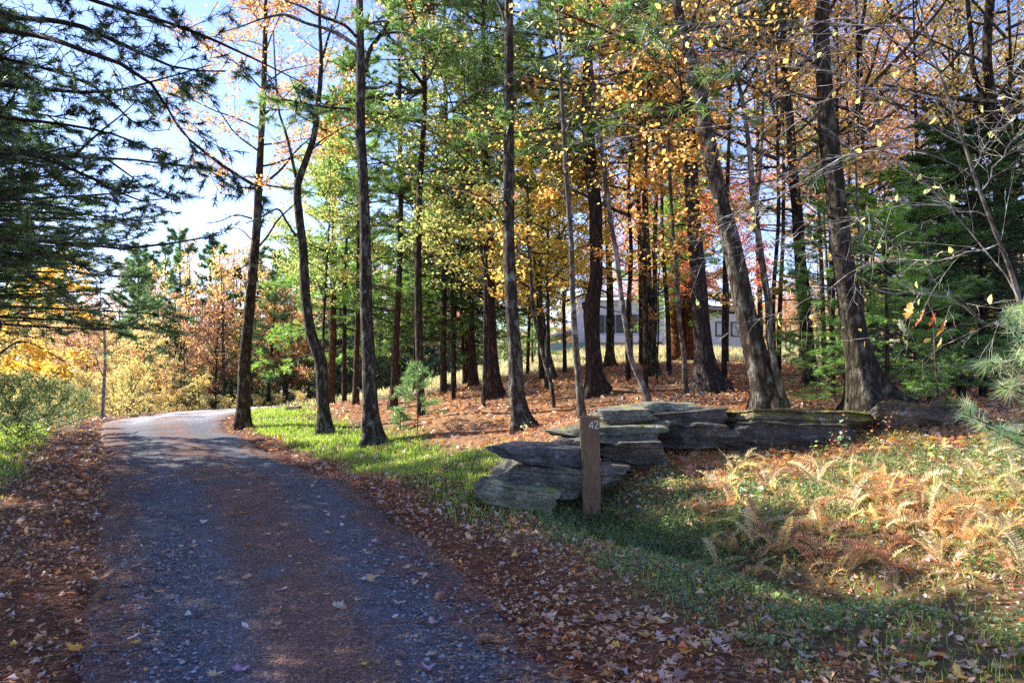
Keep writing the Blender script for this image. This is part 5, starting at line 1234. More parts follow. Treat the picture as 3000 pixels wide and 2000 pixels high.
# low boundary stones in front
GD = 46.0; kg = GD / F; gx_ = (2095 - 1500) * kg; gz_ = float(H(gx_, GD))
shed = thing('outbuilding', 'white outbuilding with two dark windows behind the massive leaning trunk', 'building', (gx_, GD, gz_), rotz=math.radians(10))
bx(shed, 'wall', 'white_siding', -1.7, 2.3, 0, 4, -.5, 2.3)
g = Geo(); box_geo(g, -1.9, 2.6, -.3, 4.3, 0, .15); V = g.v[0]; V[:, 2] += np.interp(V[:, 0], [-1.9, 2.6], [2.75, 2.3]); link('roof', g.mesh('roof'), M['roofing'], shed)
for a, b in ((.05, .75), (1.15, 1.9)):
    g = Geo()
    for q in ((a, a + .08, .75, 1.75), (b - .08, b, .75, 1.75), (a + .08, b - .08, .75, .83), (a + .08, b - .08, 1.67, 1.75)): box_geo(g, q[0], q[1], -.07, -.003, q[2], q[3])
    w = link('window', g.mesh('window'), M['dark_frame'], shed); bx(w, 'pane', 'glass', a + .08, b - .08, -.05, -.03, .83, 1.67)
# broken red-brown stumps by the field
for px, py, w, h_, lab in [(1980, 1053, .55, 2.6, 'thick red-brown snag with a torn foot at the edge of the field'), (2015, 1052, .6, 3.6, 'second thick red-brown trunk beside the torn snag')]:
    p = gp(px, py); n = 6; zz = np.linspace(0, h_ + 4, n)
    g, C, base = trunk_mesh(np.stack([p[0] + 0 * zz, p[1] + 0 * zz, p[2] + zz], 1), w * .5 * np.linspace(1, .6, n), px, .5, sides=14)
    t = thing('pine_tree', lab, 'tree', base); link('trunk', g.mesh('trunk', True), M['bark_pine'], t, color=(2.2, 1.0, .55)); add_crown(t, 'far_pine', (0, 0, 2.6), .8, px, (1.6, 1.9, 1.1))
# ---------------------------------------------------------------- litter, grass, ferns
rng = np.random.default_rng(2024)
def scatter(n, x0, x1, y0, y1, bias=None):
    """random ground points inside the view wedge"""
    x = rng.uniform(x0, x1, n); y = y0 + (y1 - y0) * rng.random(n) ** (bias or 1.0)
    vis = (np.abs(x) < y * .80 + 1.2); x, y = x[vis], y[vis]
    return x, y
def on_drive_z(x, y, z):
    return Hg(x, y) + 0 * x
LEAFC = [(.44, .24, .11), (.52, .32, .17), (.34, .16, .08), (.58, .43, .28), (.46, .13, .04), (.60, .26, .05), (.62, .40, .08), (.46, .33, .28), (.46, .38, .37), (.26, .13, .09)]
LEAFW = [3, 3, 2.5, 2.5, 1.2, 1.3, .8, 1.5, 1.5, 2]

def leaf_shape(kind):
    """outline of one leaf lying in the x-y plane, stalk at the origin, about 1 long"""
    if kind == 'maple':
        a = [(0, 0), (.10, .10), (.38, -.02), (.30, .16), (.50, .30), (.34, .38), (.40, .58), (.20, .54), (.14, .70), (0, 1.0)]
    elif kind == 'oak':
        a = [(0, 0), (.05, .12), (.16, .16), (.10, .28), (.30, .38), (.14, .46), (.30, .64), (.13, .68), (.16, .86), (0, 1.0)]
    else:
        a = [(0, 0), (.12, .10), (.24, .30), (.28, .5), (.22, .72), (.10, .90), (0, 1.0)]
    R = a[:-1] + [a[-1]]; Lf = [(-x, y) for x, y in a[1:-1]][::-1]
    return np.array(R + Lf)
def leaf_mesh(kind, seed, size):
    rs = np.random.default_rng(seed); o = leaf_shape(kind); n = len(o)
    o = o + rs.normal(0, .012, o.shape); c = np.array([[0, .45]])
    P = np.concatenate([c, o]); z = np.abs(P[:, 0]) * rs.uniform(-.1, .55) + (P[:, 1] - .45) ** 2 * rs.uniform(-.3, .8) + rs.normal(0, .02, len(P)); z -= z.min()
    V = np.stack([P[:, 0], P[:, 1] - .45, z], 1) * size
    T_ = [(0, 1 + i, 1 + (i + 1) % n) for i in range(n)]
    g = Geo(); g.add(V, T_); m0 = len(V)
    st = np.array([[-.008, -.45, z[1]], [.008, -.45, z[1]], [rs.normal(0, .08), -.85, z[1] + .05]]) * size   # stalk
    g.add(st, [(0, 1, 2)], (.5, .4, .4)); return g
LM = []
for i in range(14):
    kind = ['maple', 'beech', 'oak', 'maple', 'beech', 'beech', 'maple'][i % 7]
    me = leaf_mesh(kind, i, {'maple': .082, 'beech': .065, 'oak': .105}[kind]).mesh('fallen_leaf'); me.materials.append(M['litter']); LM.append(me)
def lay_leaf(parent, x, y, z, k, col, s=1.0, lift=.012):
    o = bpy.data.objects.new('fallen_leaf', LM[k % 14]); COL.objects.link(o); o.parent = parent
    o.location = (x, y, z + lift * s); o.rotation_euler = (rng.normal(0, .22), rng.normal(0, .22), rng.random() * 6.28); o.scale = (s,) * 3
    o.color = (*np.clip(col, 0, 1), 1); return o
# the 300 that show largest on the ground, and those on the drive
x, y = scatter(2600, -4, 6, 2.6, 6.2, 1.0); sd, side = road_sd(x, y)
w = (sd > .15) & ((side > 0) | (rng.random(len(x)) < .55)); x, y = x[w], y[w]; o_ = np.argsort(np.hypot(x, y))[:290]; o_ = o_[rng.permutation(len(o_))]
x, y = x[o_], y[o_]; z = Hg(x, y); C = pick(rng, LEAFC, len(x), LEAFW)
for i in range(len(x)): lay_leaf(ground, x[i], y[i], z[i], int(rng.integers(14)), C[i], rng.uniform(.75, 1.2), .02)
x, y = scatter(1500, -10, 2, 2.7, 13, 1.3); sd, side = road_sd(x, y); w = (sd < -.1); x, y = x[w][:230], y[w][:230]; z = H(x, y) + .02; C = pick(rng, [(.50, .36, .22), (.45, .28, .14), (.42, .30, .30), (.30, .15, .08), (.58, .3, .05), (.5, .46, .42)], len(x), [3, 2, 2, 2, 1, 1.5])
for i in range(len(x)): lay_leaf(drive, x[i], y[i], z[i], int(rng.integers(14)), C[i], rng.uniform(.6, 1.15), .012)
# a few big ones that stand out
for px, py, k, c, s in [(420, 1770, 2, (.30, .20, .26), 1.35), (825, 1742, 2, (.46, .42, .46), 1.1), (990, 1790, 0, (.45, .36, .28), 1.1), (955, 1755, 1, (.55, .36, .12), 1.0), (275, 1718, 4, (.12, .07, .05), 1.0), (700, 1985, 3, (.36, .22, .34), 1.2), (1255, 1975, 6, (.42, .24, .36), 1.2), (1170, 1935, 1, (.30, .10, .04), 1.1), (422, 1435, 4, (.50, .20, .03), 1.3), (212, 1918, 3, (.62, .30, .02), 1.2), (1065, 1965, 5, (.58, .42, .06), 1.0)]:
    p = gp(px, py); lay_leaf(drive, p[0], p[1], p[2] + .02, k, c, s)

def flat_leaves(x, y, z, size, pal, wts, cv=.2, lift=.02, up=1.6):
    P = np.stack([x, y, z + rng.random(len(x)) * lift], 1)
    return leaf_quads(rng, P, size, up, .62, pick(rng, pal, len(x), wts), cv, .45)
g = Geo()
x, y = scatter(130000, -9, 12, 2.4, 12, 1.35); q = zones(x, y)
dens = np.where(q['sd'] > .0, .55 + .45 * (q['side'] > 0), .02) * (1 - .55 * q['grass']) * (.15 + 1.3 * fbm(x * 1.7, y * 1.7, 0, 3, 3) ** 1.3); w = rng.random(len(x)) < dens
x, y = x[w], y[w]; q = zones(x, y); s_ = np.where(y < 6, .052, .062); s_ = s_ * np.clip(rng.lognormal(-.28, .32, len(x)), .35, 1.25)
V, Tt, C = flat_leaves(x, y, Hg(x, y) + .004, s_, LEAFC, LEAFW, lift=.035); g.add(V, Tt, C)
x, y = scatter(42000, -16, 26, 11.5, 34, 1.3); q = zones(x, y)
dens = np.where(q['sd'] > .0, 1.0, .015) * (1 - .8 * q['grass']) * (1 - .9 * q['field']) * (.3 + .9 * vnoise(x * 1.1, y * 1.1, 0, 5)); w = rng.random(len(x)) < dens; x, y = x[w], y[w]
V, Tt, C = flat_leaves(x, y, Hg(x, y), .11, LEAFC, LEAFW, lift=.05); g.add(V, Tt, C)
link('leaf_litter', g.mesh('leaf_litter'), M['litter'], ground, kind='stuff')

# pine needles
def needles(x, y, z, L0, wd, pal):
    n = len(x); a = rng.random(n) * 6.283; a = np.where(rng.random(n) < .6, rng.normal(.2, .5, n), a); l = L0 * rng.uniform(.6, 1.2, n); sp = rng.normal(0, .25, n)
    P = np.stack([x, y, z], 1); out = []
    d1 = np.stack([np.cos(a), np.sin(a), rng.normal(0, .10, n)], 1); d2 = np.stack([np.cos(a + sp), np.sin(a + sp), rng.normal(0, .10, n)], 1)
    sd_ = np.stack([-np.sin(a), np.cos(a), 0 * a], 1) * wd
    V = np.stack([P - sd_, P + sd_, P + d1 * l[:, None], P - sd_, P + sd_, P + d2 * l[:, None]], 1)
    c = pick(rng, pal, n) * (1 + rng.normal(0, .25, (n, 1)))
    return V.reshape(-1, 3), np.arange(n * 6).reshape(-1, 3), np.clip(np.repeat(c, 6, 0), 0, 1)
NP = [(.34, .12, .05), (.26, .09, .04), (.42, .19, .08), (.48, .28, .14)]
g = Geo(); x, y = scatter(190000, -13, 7, 2.3, 14, 1.5); q = zones(x, y)
cu_ = np.clip(-q['sd'] / 1.35, 0, 1)
strip = np.where(q['sd'] < 0, np.clip(sstep(.55, 1.0, cu_) * sstep(.38, .62, fbm(x * .9, y * .9, 0, 21, 3) + .1) + sstep(.35, .0, cu_) + .16, 0, 1) * (.25 + 1.2 * (vnoise(x * 3, y * 5, 0, 44) > .45)), np.where(q['sd'] < 1.3, 1.0, .12))
w = rng.random(len(x)) < strip * .9; x, y = x[w], y[w]; sd, _ = road_sd(x, y)
z = np.where(sd < -.02, H(x, y) + .024, Hg(x, y) + .012) + rng.random(len(x)) * .012
V, Tt, C = needles(x, y, z, .085, .0016 + 0 * x[:, None] if False else .0026, NP); g.add(V, Tt, C)
link('pine_needles', g.mesh('pine_needles'), M['litter'], drive, kind='stuff')

# loose stones of the drive
g = Geo(); x, y = scatter(60000, -8, 3, 2.3, 10, 1.5); sd, _ = road_sd(x, y); w = (sd < .0) & (rng.random(len(x)) < .25 + .75 * (vnoise(x * 1.5, y * 1.5, 0, 71) > .5)); x, y = x[w][:26000], y[w][:26000]
n = len(x); s = .0055 * rng.lognormal(0, .45, n); base = np.array([(1, 0, 0), (0, 1, 0), (-1, 0, 0), (0, -1, 0), (0, 0, .8), (0, 0, -.6)]) 
V = base[None] * s[:, None, None] * rng.uniform(.7, 1.4, (n, 6, 1)); an = rng.random(n) * 6.28; ca, sa = np.cos(an)[:, None], np.sin(an)[:, None]
V = np.stack([V[..., 0] * ca - V[..., 1] * sa, V[..., 0] * sa + V[..., 1] * ca, V[..., 2]], -1) + np.stack([x, y, H(x, y) + .016], 1)[:, None]
tt = np.array([(0, 1, 4), (1, 2, 4), (2, 3, 4), (3, 0, 4), (1, 0, 5), (2, 1, 5), (3, 2, 5), (0, 3, 5)])
Tt = (np.arange(n)[:, None, None] * 6 + tt[None]).reshape(-1, 3); c = (.05 + .22 * rng.random(n) ** 2.2)[:, None] * np.array([[.96, .98, 1.1]]); g.add(V.reshape(-1, 3), Tt, np.repeat(c, 6, 0))
m, N, L, out = new_mat('pebble'); at = N.new('ShaderNodeAttribute'); at.attribute_name = 'Col'; p = N.new('ShaderNodeBsdfPrincipled'); p.inputs['Roughness'].default_value = .7; L.new(at.outputs['Color'], p.inputs['Base Color']); L.new(p.outputs[0], out.inputs[0]); M['pebble'] = m
link('loose_gravel', g.mesh('loose_gravel'), M['pebble'], drive, kind='stuff')

x, y = scatter(9000, -5, 2.5, 2.3, 6.5, 1.2); sd, _ = road_sd(x, y); w = (sd < -.05); x, y = x[w], y[w]; n = len(x); s = .010 * rng.lognormal(0, .35, n); g = Geo()
V = base[None] * s[:, None, None] * rng.uniform(.6, 1.4, (n, 6, 1)) + np.stack([x, y, H(x, y) + .015], 1)[:, None]; Tt = (np.arange(n)[:, None, None] * 6 + tt[None]).reshape(-1, 3)
c = (.06 + .30 * rng.random(n) ** 2)[:, None] * np.array([[.97, .98, 1.08]]); g.add(V.reshape(-1, 3), Tt, np.repeat(c, 6, 0)); link('coarse_gravel', g.mesh('coarse_gravel'), M['pebble'], drive, kind='stuff')
# fallen twigs
g = Geo(); x, y = scatter(1500, -8, 8, 2.6, 11, 1.2); n = len(x); a = rng.random(n) * 6.28; P = grow(rng, np.stack([x, y, np.maximum(Hg(x, y), np.where(road_sd(x, y)[0] < 0, H(x, y) + .02, -9)) + .02], 1), np.stack([np.cos(a), np.sin(a), rng.normal(0, .04, n)], 1), rng.uniform(.08, .34, n), 5, .14)
V, Tt = tubes(P, np.full((n, 5), .0024) * rng.uniform(.6, 1.6, (n, 1)), 3); g.add(V, Tt); link('fallen_twigs', g.mesh('fallen_twigs'), M['twig'], ground, kind='stuff', color=(1.5, 1.3, 1.1))
# grass
def blades(x, y, z, h, wd, pal, lean=.45):
    n = len(x); a = rng.random(n) * 6.283; P = np.stack([x, y, z], 1); s = np.stack([np.cos(a), np.sin(a), 0 * a], 1) * wd
    ln = rng.normal(0, lean, (n, 2)); tip = P + np.stack([ln[:, 0], ln[:, 1], np.ones(n)], 1) * h[:, None]; mid = P + np.stack([ln[:, 0] * .3, ln[:, 1] * .3, np.full(n, .6)], 1) * h[:, None]
    V = np.stack([P - s, P + s, mid - s * .8, mid + s * .8, tip], 1); t = np.array([(0, 1, 3), (0, 3, 2), (2, 3, 4)])
    c = pick(rng, pal, n) * (1 + rng.normal(0, .2, (n, 1)))
    return V.reshape(-1, 3), (np.arange(n)[:, None, None] * 5 + t[None]).reshape(-1, 3), np.clip(np.repeat(c, 5, 0), 0, 1)
GP = [(.18, .29, .035), (.26, .38, .05), (.13, .22, .03), (.34, .42, .08), (.38, .37, .14)]
g = Geo(); x, y = scatter(480000, -14, 7, 2.4, 24, 1.2); q = zones(x, y)
pt = .25 + .75 * (vnoise(x * 1.3, y * 1.3, 0, 61) > .42)
w = (rng.random(len(x)) < q['grass'] * pt * np.where(y < 8, 1.0, 1)) & (q['sd'] > .1); x, y = x[w], y[w]
h = (.035 + .05 * rng.random(len(x))) * (1 + .02 * y); V, Tt, C = blades(x, y, Hg(x, y), h, .0022 + .00022 * y[:, None], GP); g.add(V, Tt, C)
link('verge_grass', g.mesh('verge_grass'), M['grassblade'], ground, kind='stuff')
g = Geo(); x = rng.uniform(-30, 30, 40000); y = rng.uniform(20, 56, 40000); w = np.abs(x) < y * .8; x, y = x[w], y[w]; q = zones(x, y); w = rng.random(len(x)) < q['field'] * (q['sd'] > .2); x, y = x[w], y[w]
V, Tt, C = blades(x, y, Hg(x, y), .10 + .16 * rng.random(len(x)), .012, [(.42, .36, .17), (.50, .42, .22), (.30, .33, .10), (.36, .30, .14)]); g.add(V, Tt, C)
link('meadow_grass', g.mesh('meadow_grass'), M['grassblade'], ground, kind='stuff')
# low green herbs in the near right bank
g = Geo(); x, y = scatter(80000, .3, 8, 2.4, 8.6, 1.0); q = zones(x, y); w = (q['sd'] > 1.0) & (q['side'] > 0) & (vnoise(x * 2.2, y * 2.2, 0, 15) > .42); x, y = x[w], y[w]
P = np.stack([x, y, Hg(x, y) + .01 + rng.random(len(x)) * .06], 1); V, Tt, C = leaf_quads(rng, P, .028, 1.2, .8, pick(rng, [(.10, .20, .05), (.16, .27, .07), (.22, .30, .07), (.07, .15, .05)], len(x))); g.add(V, Tt, C)
link('ground_herbs', g.mesh('ground_herbs'), M['leaf'], ground, kind='stuff')

# ferns ------------------------------------------------------------------
def frond(seed, L_, curl, col, npin=24, wid=.30, droop=.25, ragged=.15):
    """one fern frond along +x rising from the origin and arching over"""
    rs = np.random.default_rng(seed); n = 14; s = np.linspace(0, 1, n)
    ang = math.radians(70) - s * curl; dx = np.cos(ang); dz = np.sin(ang); st = L_ / (n - 1)
    X = np.concatenate([[0], np.cumsum(dx[:-1] * st)]); Z = np.concatenate([[0], np.cumsum(dz[:-1] * st)]); Yy = np.cumsum(rs.normal(0, .004, n))
    R = np.stack([X, Yy, Z], 1); g = Geo(); V, T_ = tubes(R[None], (.0035 * np.linspace(1, .3, n))[None], 3); g.add(V, T_, np.array(col) * .6)
    vs, ts, cs, k = [], [], [], 0
    for t in np.linspace(.16, .985, npin):
        f = t * (n - 1); i = min(int(f), n - 2); f -= i; p = R[i] * (1 - f) + R[i + 1] * f; tg_ = unit(R[i + 1] - R[i]); up = unit(np.cross(tg_, [0, 1, 0])) * -1
        w = wid * L_ * .5 * math.sin(math.pi * min(1, (t - .08) / .92) ** .75) ** .8 + .008
        for sg in (-1, 1):
            l = w * rs.uniform(1 - ragged, 1 + ragged * .4); d = unit(np.array([0, sg, 0]) * .95 + tg_ * .35 + up * rs.normal(-droop, .15)); hw_ = L_ * .5 / npin * .72
            b1, b2 = p - tg_ * hw_, p + tg_ * hw_; m1 = p + d * l * .5 - tg_ * hw_ * .9; m2 = p + d * l * .5 + tg_ * hw_ * 1.0; tip = p + d * l - up * l * droop * .5
            # saw-edged lobes: two side points
            q1 = p + d * l * .28 - tg_ * hw_ * .4; q2 = p + d * l * .74 - tg_ * hw_ * .1; mm1 = p + d * l * .62 - tg_ * hw_ * .75
            vs += [p, q1, m1, q2, mm1, tip, m2, b2]; ts += [(k, k + 1, k + 7), (k + 1, k + 2, k + 6), (k + 1, k + 6, k + 7), (k + 2, k + 3, k + 6), (k + 3, k + 4, k + 5), (k + 3, k + 5, k + 6)]; k += 8
            c_ = np.array(col) * rs.uniform(.75, 1.2); cs += [c_] * 8
    g.add(np.array(vs), ts, np.array(cs)); return g
FR = []
for i in range(10):
    me = frond(i + 1, [.42, .50, .36, .55, .46, .40, .38, .48, .33, .44][i], [1.2, 1.7, 2.4, 1.4, .7, 1.0, 2.9, 2.1, 3.2, 1.9][i], (1, 1, 1), [24, 26, 20, 26, 24, 22, 16, 22, 14, 18][i], [.30, .34, .28, .30, .24, .34, .22, .30, .2, .26][i], [.25, .4, .7, .3, .15, .3, 1.0, .5, 1.2, .8][i], [.15, .2, .35, .15, .15, .2, .6, .25, .7, .5][i]).mesh('frond'); me.materials.append(M['leaf']); FR.append(me)
FC = {'gold': (.54, .36, .12), 'straw': (.56, .46, .23), 'green': (.30, .40, .09), 'dgreen': (.10, .20, .05), 'rust': (.38, .16, .07), 'amber': (.52, .27, .08), 'lime': (.50, .50, .14)}
def fern(px, py, col, n, s, label, group=None, spread=1.2, az=None, name='fern', pos=None):
    p = gp(px, py) if pos is None else pos; p = np.array(p); t = thing(name, label, 'fern', (p[0], p[1], p[2] - .01), group)
    a0 = rng.random() * 6.28 if az is None else az
    for k in range(n):
        o = bpy.data.objects.new('frond', FR[int(rng.integers(10)) if col != 'straw' or n > 4 else int(rng.integers(6))]); COL.objects.link(o); o.parent = t
        a = a0 + (k - (n - 1) / 2) * (6.28 / n if az is None else spread / max(n - 1, 1)) + rng.normal(0, .2)
        o.rotation_euler = (rng.normal(0, .5), rng.normal(.1, .4), a); q = s * rng.uniform(.55, 1.0); o.scale = (q, q * rng.uniform(.6, 1.15), q * rng.uniform(.65, 1.1))
        v = rng.uniform(.8, 1.15); c = FC[col]; c2 = FC['straw' if rng.random() < .25 and col in ('gold', 'amber') else col]; o.color = (c2[0] * v, c2[1] * v, c2[2] * v, 1)
    return t
for a in [(2090, 1440, 'straw', 6, 1.15, 'pale straw fern arching left at the dark edge of the ditch'), (2150, 1392, 'gold', 6, 1.1, 'golden fern in front of the dark gap left of the mossy slab'),
          (2262, 1335, 'straw', 4, 1.15, 'tall upright pale fern leaning against the mossy slab'), (2180, 1350, 'straw', 4, 1.1, 'fern with two curved pale fronds left of the tall upright one'),
          (2235, 1330, 'green', 3, .9, 'greenish fern behind the tall upright pale one'), (2395, 1425, 'straw', 3, 1.1, 'single narrow yellowish frond standing in the middle of the bank'),
          (2885, 1345, 'straw', 3, .9, 'small upright fern before the layered slab at the right'), (1870, 1370, 'green', 3, 1.15, 'yellow-green fern hanging over the wall right of the post'),
          (1815, 1505, 'lime', 4, .75, 'lime fern at the shady foot of the wall right of the post'), (2080, 1300, 'dgreen', 3, .8, 'small green fern growing from the stones at the right of the wall'),
          (1625, 1290, 'straw', 3, .7, 'pale fern tips behind the jutting slab left of the post'), (2450, 1490, 'straw', 7, 1.1, 'wide pale yellow fern in the centre of the bank'),
          (2540, 1470, 'gold', 6, 1.1, 'golden fern right of the wide pale one'), (2400, 1545, 'gold', 5, .9, 'yellow fern drooping over the green herbs'),
          (2620, 1500, 'amber', 7, 1.2, 'amber fern crown in the middle right of the bank'), (2730, 1560, 'amber', 7, 1.2, 'large amber fern with drooping ragged fronds'),
          (2600, 1660, 'straw', 5, .9, 'straw fern low above the shaded grass'), (2760, 1650, 'gold', 6, .9, 'golden fern at the lower right of the bank'),
          (2960, 1650, 'gold', 5, .9, 'golden fern at the right edge'), (2170, 1480, 'gold', 5, .8, 'small golden fern low beside the ditch'),
          (2310, 1460, 'lime', 5, .8, 'greenish yellow fern with broad leaves near the centre'), (2960, 1400, 'straw', 5, 1.0, 'pale fern fan at the right edge below the slab')]:
    fern(*a)
for i in range(110):
    px = rng.uniform(2050, 3000); py = rng.uniform(1370, 1690); py = max(py, 1380 + (2300 - px) * .25) if px < 2300 else py
    c = ['amber', 'rust', 'gold', 'straw', 'rust', 'gold', 'lime'][i % 7]
    nm = {'lime': 'yellow-green', 'amber': 'amber', 'rust': 'rusty dead', 'gold': 'golden', 'straw': 'pale straw'}[c]
    where = 'at the ditch end of the bank' if px < 2300 else 'below the mossy slab' if px < 2590 else 'below the layered slab' if px < 2830 else 'at the right edge of the bank'
    row = ', close to the wall' if py < 1450 else ', halfway down' if py < 1560 else ', at the lower rim'
    fern(px, min(py, 1700), c, 4, rng.uniform(.65, 1.05), nm + ' fern ' + where + row, nm + ' ferns ' + where + row)
# rusty bracken too fine and dense to count
def frond_cloud(x, y, z, s, pal, fill=.5):
    """many small broken frond pieces: a midrib fan of slivers"""
    n = len(x); a = rng.random(n) * 6.283; el = rng.uniform(-.1, .9, n); d = np.stack([np.cos(a) * np.cos(el), np.sin(a) * np.cos(el), np.sin(el)], 1); P = np.stack([x, y, z], 1)
    sdv = unit(np.cross(d, np.array([0, 0, 1.0]))); vs = []
    for k in range(6):
        b = P + d * (s * (.15 + .14 * k))[:, None]; b[:, 2] -= s * .018 * k * k
        for sg in (-1, 1):
            l = (s * (.30 - .035 * k))[:, None]; tip = b + sdv * sg * l + d * l * .4; tip[:, 2] -= s * rng.uniform(0, .15, n); vs.append(np.stack([b, b + d * (s * .07)[:, None], tip], 1))
    vs.append(np.stack([P - sdv * .003, P + sdv * .003, P + d * s[:, None]], 1))
    V = np.stack(vs, 1).reshape(-1, 3); c = pick(rng, pal, n) * (1 + rng.normal(0, .2, (n, 1)))
    return V, np.arange(len(V)).reshape(-1, 3), np.clip(np.repeat(c, 39, 0), 0, 1)
RP = [(.50, .20, .07), (.42, .15, .06), (.56, .29, .12), (.38, .16, .08), (.60, .40, .20), (.50, .32, .18)]
g = Geo(); x, y = scatter(26000, -9, 20, 7.5, 27, 1.4); q = zones(x, y); w = (rng.random(len(x)) < q['rust'] * .85) & (q['sd'] > 1.2); x, y = x[w][:8500], y[w][:8500]
V, Tt, C = frond_cloud(x, y, Hg(x, y), rng.uniform(.14, .32, len(x)), RP); g.add(V, Tt, C)
link('woodland_bracken', g.mesh('woodland_bracken'), M['litter'], ground, kind='stuff')
g = Geo(); x, y = scatter(26000, 1.5, 9, 3.6, 8.9, 1.0); q = zones(x, y); w = (rng.random(len(x)) < np.maximum(q['rust'], .05)) & (q['sd'] > 2.2); x, y = x[w], y[w]
V, Tt, C = frond_cloud(x, y, Hg(x, y), rng.uniform(.08, .24, len(x)), RP + [(.6, .42, .16), (.62, .48, .2), (.58, .34, .1)]); g.add(V, Tt, C)
link('bank_bracken', g.mesh('bank_bracken'), M['litter'], ground, kind='stuff')

# dark growth in the hollow right of the post
g = Geo(); n = 3200; x = rng.normal(1.35, .38, n); y = 6.75 + (1.35 - x) * .9 + rng.normal(0, .38, n); P = np.stack([x, y, Hg(x, y) + rng.random(n) ** 1.5 * .16], 1); V, Tt, C = leaf_quads(rng, P, .035, 1.0, .8, pick(rng, [(.05, .10, .03), (.08, .15, .04), (.12, .20, .05), (.04, .07, .03)], n)); g.add(V, Tt, C)
x, y = x[:1800], y[:1800]; V, Tt, C = blades(x, y, Hg(x, y), .10 + .10 * rng.random(len(x)), .003, [(.07, .12, .03), (.12, .18, .04)]); g.add(V, Tt, C)
link('hollow_herbs', g.mesh('hollow_herbs'), M['leaf'], ground, kind='stuff')
# brambles and small leafy seedlings
def seedling(px, py, h, nl, size, pal, label, lean=0.0, d=None, pos=None, name='seedling', leaves=True, twigc=(.8, .6, .5)):
    p = np.array(gp(px, py) if pos is None else pos); t = thing(name, label, 'plant', p)
    S0 = np.repeat(np.zeros((1, 3)), 3, 0); D0 = rng.normal(0, .25, (3, 3)); D0[:, 2] = 1; D0[:, 0] += lean; P = grow(rng, S0, D0, np.full(3, h) * rng.uniform(.7, 1.1, 3), 7, .12)
    gg = Geo(); V, Tt = tubes(P, np.full((3, 7), .003) * np.linspace(1, .4, 7), 4); gg.add(V, Tt); link('stem', gg.mesh('stem'), M['twig'], t, color=twigc)
    q = rng.integers(0, 3, nl); k = rng.integers(2, 7, nl); c = P[q, k] + rng.normal(0, size * .6, (nl, 3)); V, Tt, C = leaf_quads(rng, c, size, .9, .8, pick(rng, pal, nl)); gl = Geo().add(V, Tt, C); link('leaves', gl.mesh('leaves'), M['leaf'], t, kind='stuff'); return t
GRN = [(.14, .30, .06), (.24, .40, .07), (.34, .46, .10)]
for a in [(2495, 1330, .42, 16, .07, [(.16, .34, .16), (.24, .42, .2)], 'bramble with blue-green leaves before the dark block'), (2640, 1250, .2, 8, .08, [(.45, .60, .05)], 'seedling with bright yellow-green leaves at the root of the broad-rooted tree'),
          (2390, 1355, .3, 22, .04, GRN, 'small leafy green sprig below the mossy slab'), (2740, 1345, .22, 14, .06, [(.5, .55, .1), (.4, .5, .08)], 'lime seedling in front of the layered slab'), (1960, 1530, .16, 10, .06, GRN, 'bright green seedling in the dark ditch'),
          (1985, 1550, .12, 7, .07, [(.25, .45, .07)], 'broad green leaf cluster at the right of the ditch'), (2215, 1440, .14, 7, .09, [(.3, .5, .25)], 'three rounded green leaves in the pale ferns'), (1850, 1475, .16, 18, .035, [(.55, .5, .6), (.1, .2, .05)], 'small plant with whitish lilac flower heads right of the post'),
          (1538, 1280, .28, 26, .04, [(.5, .55, .3), (.55, .6, .35)], 'upright pale green weed at the foot of the scaly trunk'), (2560, 1560, .14, 16, .06, [(.16, .36, .09)], 'grassy green tuft among the bank leaves'), (2250, 1760, .08, 5, .08, [(.4, .55, .1)], 'bright lime leaf in the shaded grass'),
          (1010, 1240, .18, 14, .07, [(.5, .6, .15)], 'lime green seedling in the bracken left of the grey maple'), (1395, 1190, .5, 30, .04, GRN, 'small leafy shrub before the thick smooth pine')]:
    seedling(*a)
for i, (px, py) in enumerate([(2420, 1325), (2450, 1340), (2560, 1330), (2590, 1320)]):
    seedling(px, py, .5, 12, .035, [(.5, .2, .08), (.6, .3, .12)], ['reddish bare bramble cane left of the blue-green bramble', 'thin red bramble arching before the dark block', 'tangled rusty weeds right of the blue-green bramble', 'rusty weed tangle at the gap between the mossy and the layered slab'][i], rng.normal(0, .3), twigc=(1.6, .6, .35))

# sapling pines and near boughs --------------------------------------------
def needle_bough(name, t, P, R, seed, nt, size, k, width, pal, bark='twig'):
    rs = np.random.default_rng(seed); gw, gl = Geo(), Geo(); V, Tt = tubes(P, R, 5); gw.add(V, Tt)
    S_, D_, pi_, t_ = children(rs, P, nt, .25, 1.0, (30, 65), .4); l = size * rs.uniform(.2, 1.1, len(t_)); P2 = grow(rs, S_, D_, l, 3, .1, .1); V, Tt = tubes(P2, np.full((len(P2), 3), R.min() * .8), 3); gw.add(V, Tt)
    V, Tt, C = tufts(rs, P2[:, 2], P2[:, 2] - P2[:, 0], size, k, width, .95, pick(rs, pal, len(P2))); gl.add(V, Tt, C)
    V, Tt, C = tufts(rs, P[:, -1], P[:, -1] - P[:, -3], size, k, width, .9, pick(rs, pal, len(P))); gl.add(V, Tt, C)
    link('bough', gw.mesh('bough'), M[bark], t); link('needles', gl.mesh('needles'), M['needle'], t, kind='stuff')
NEARP = [(.34, .48, .20), (.44, .56, .26), (.56, .56, .30), (.28, .44, .22)]
nb = np.array([2.95, 3.6, float(H(2.95, 3.6))]); t = thing('pine_sapling', 'near pine sapling with bright soft needle tufts entering at the right edge', 'tree', nb)
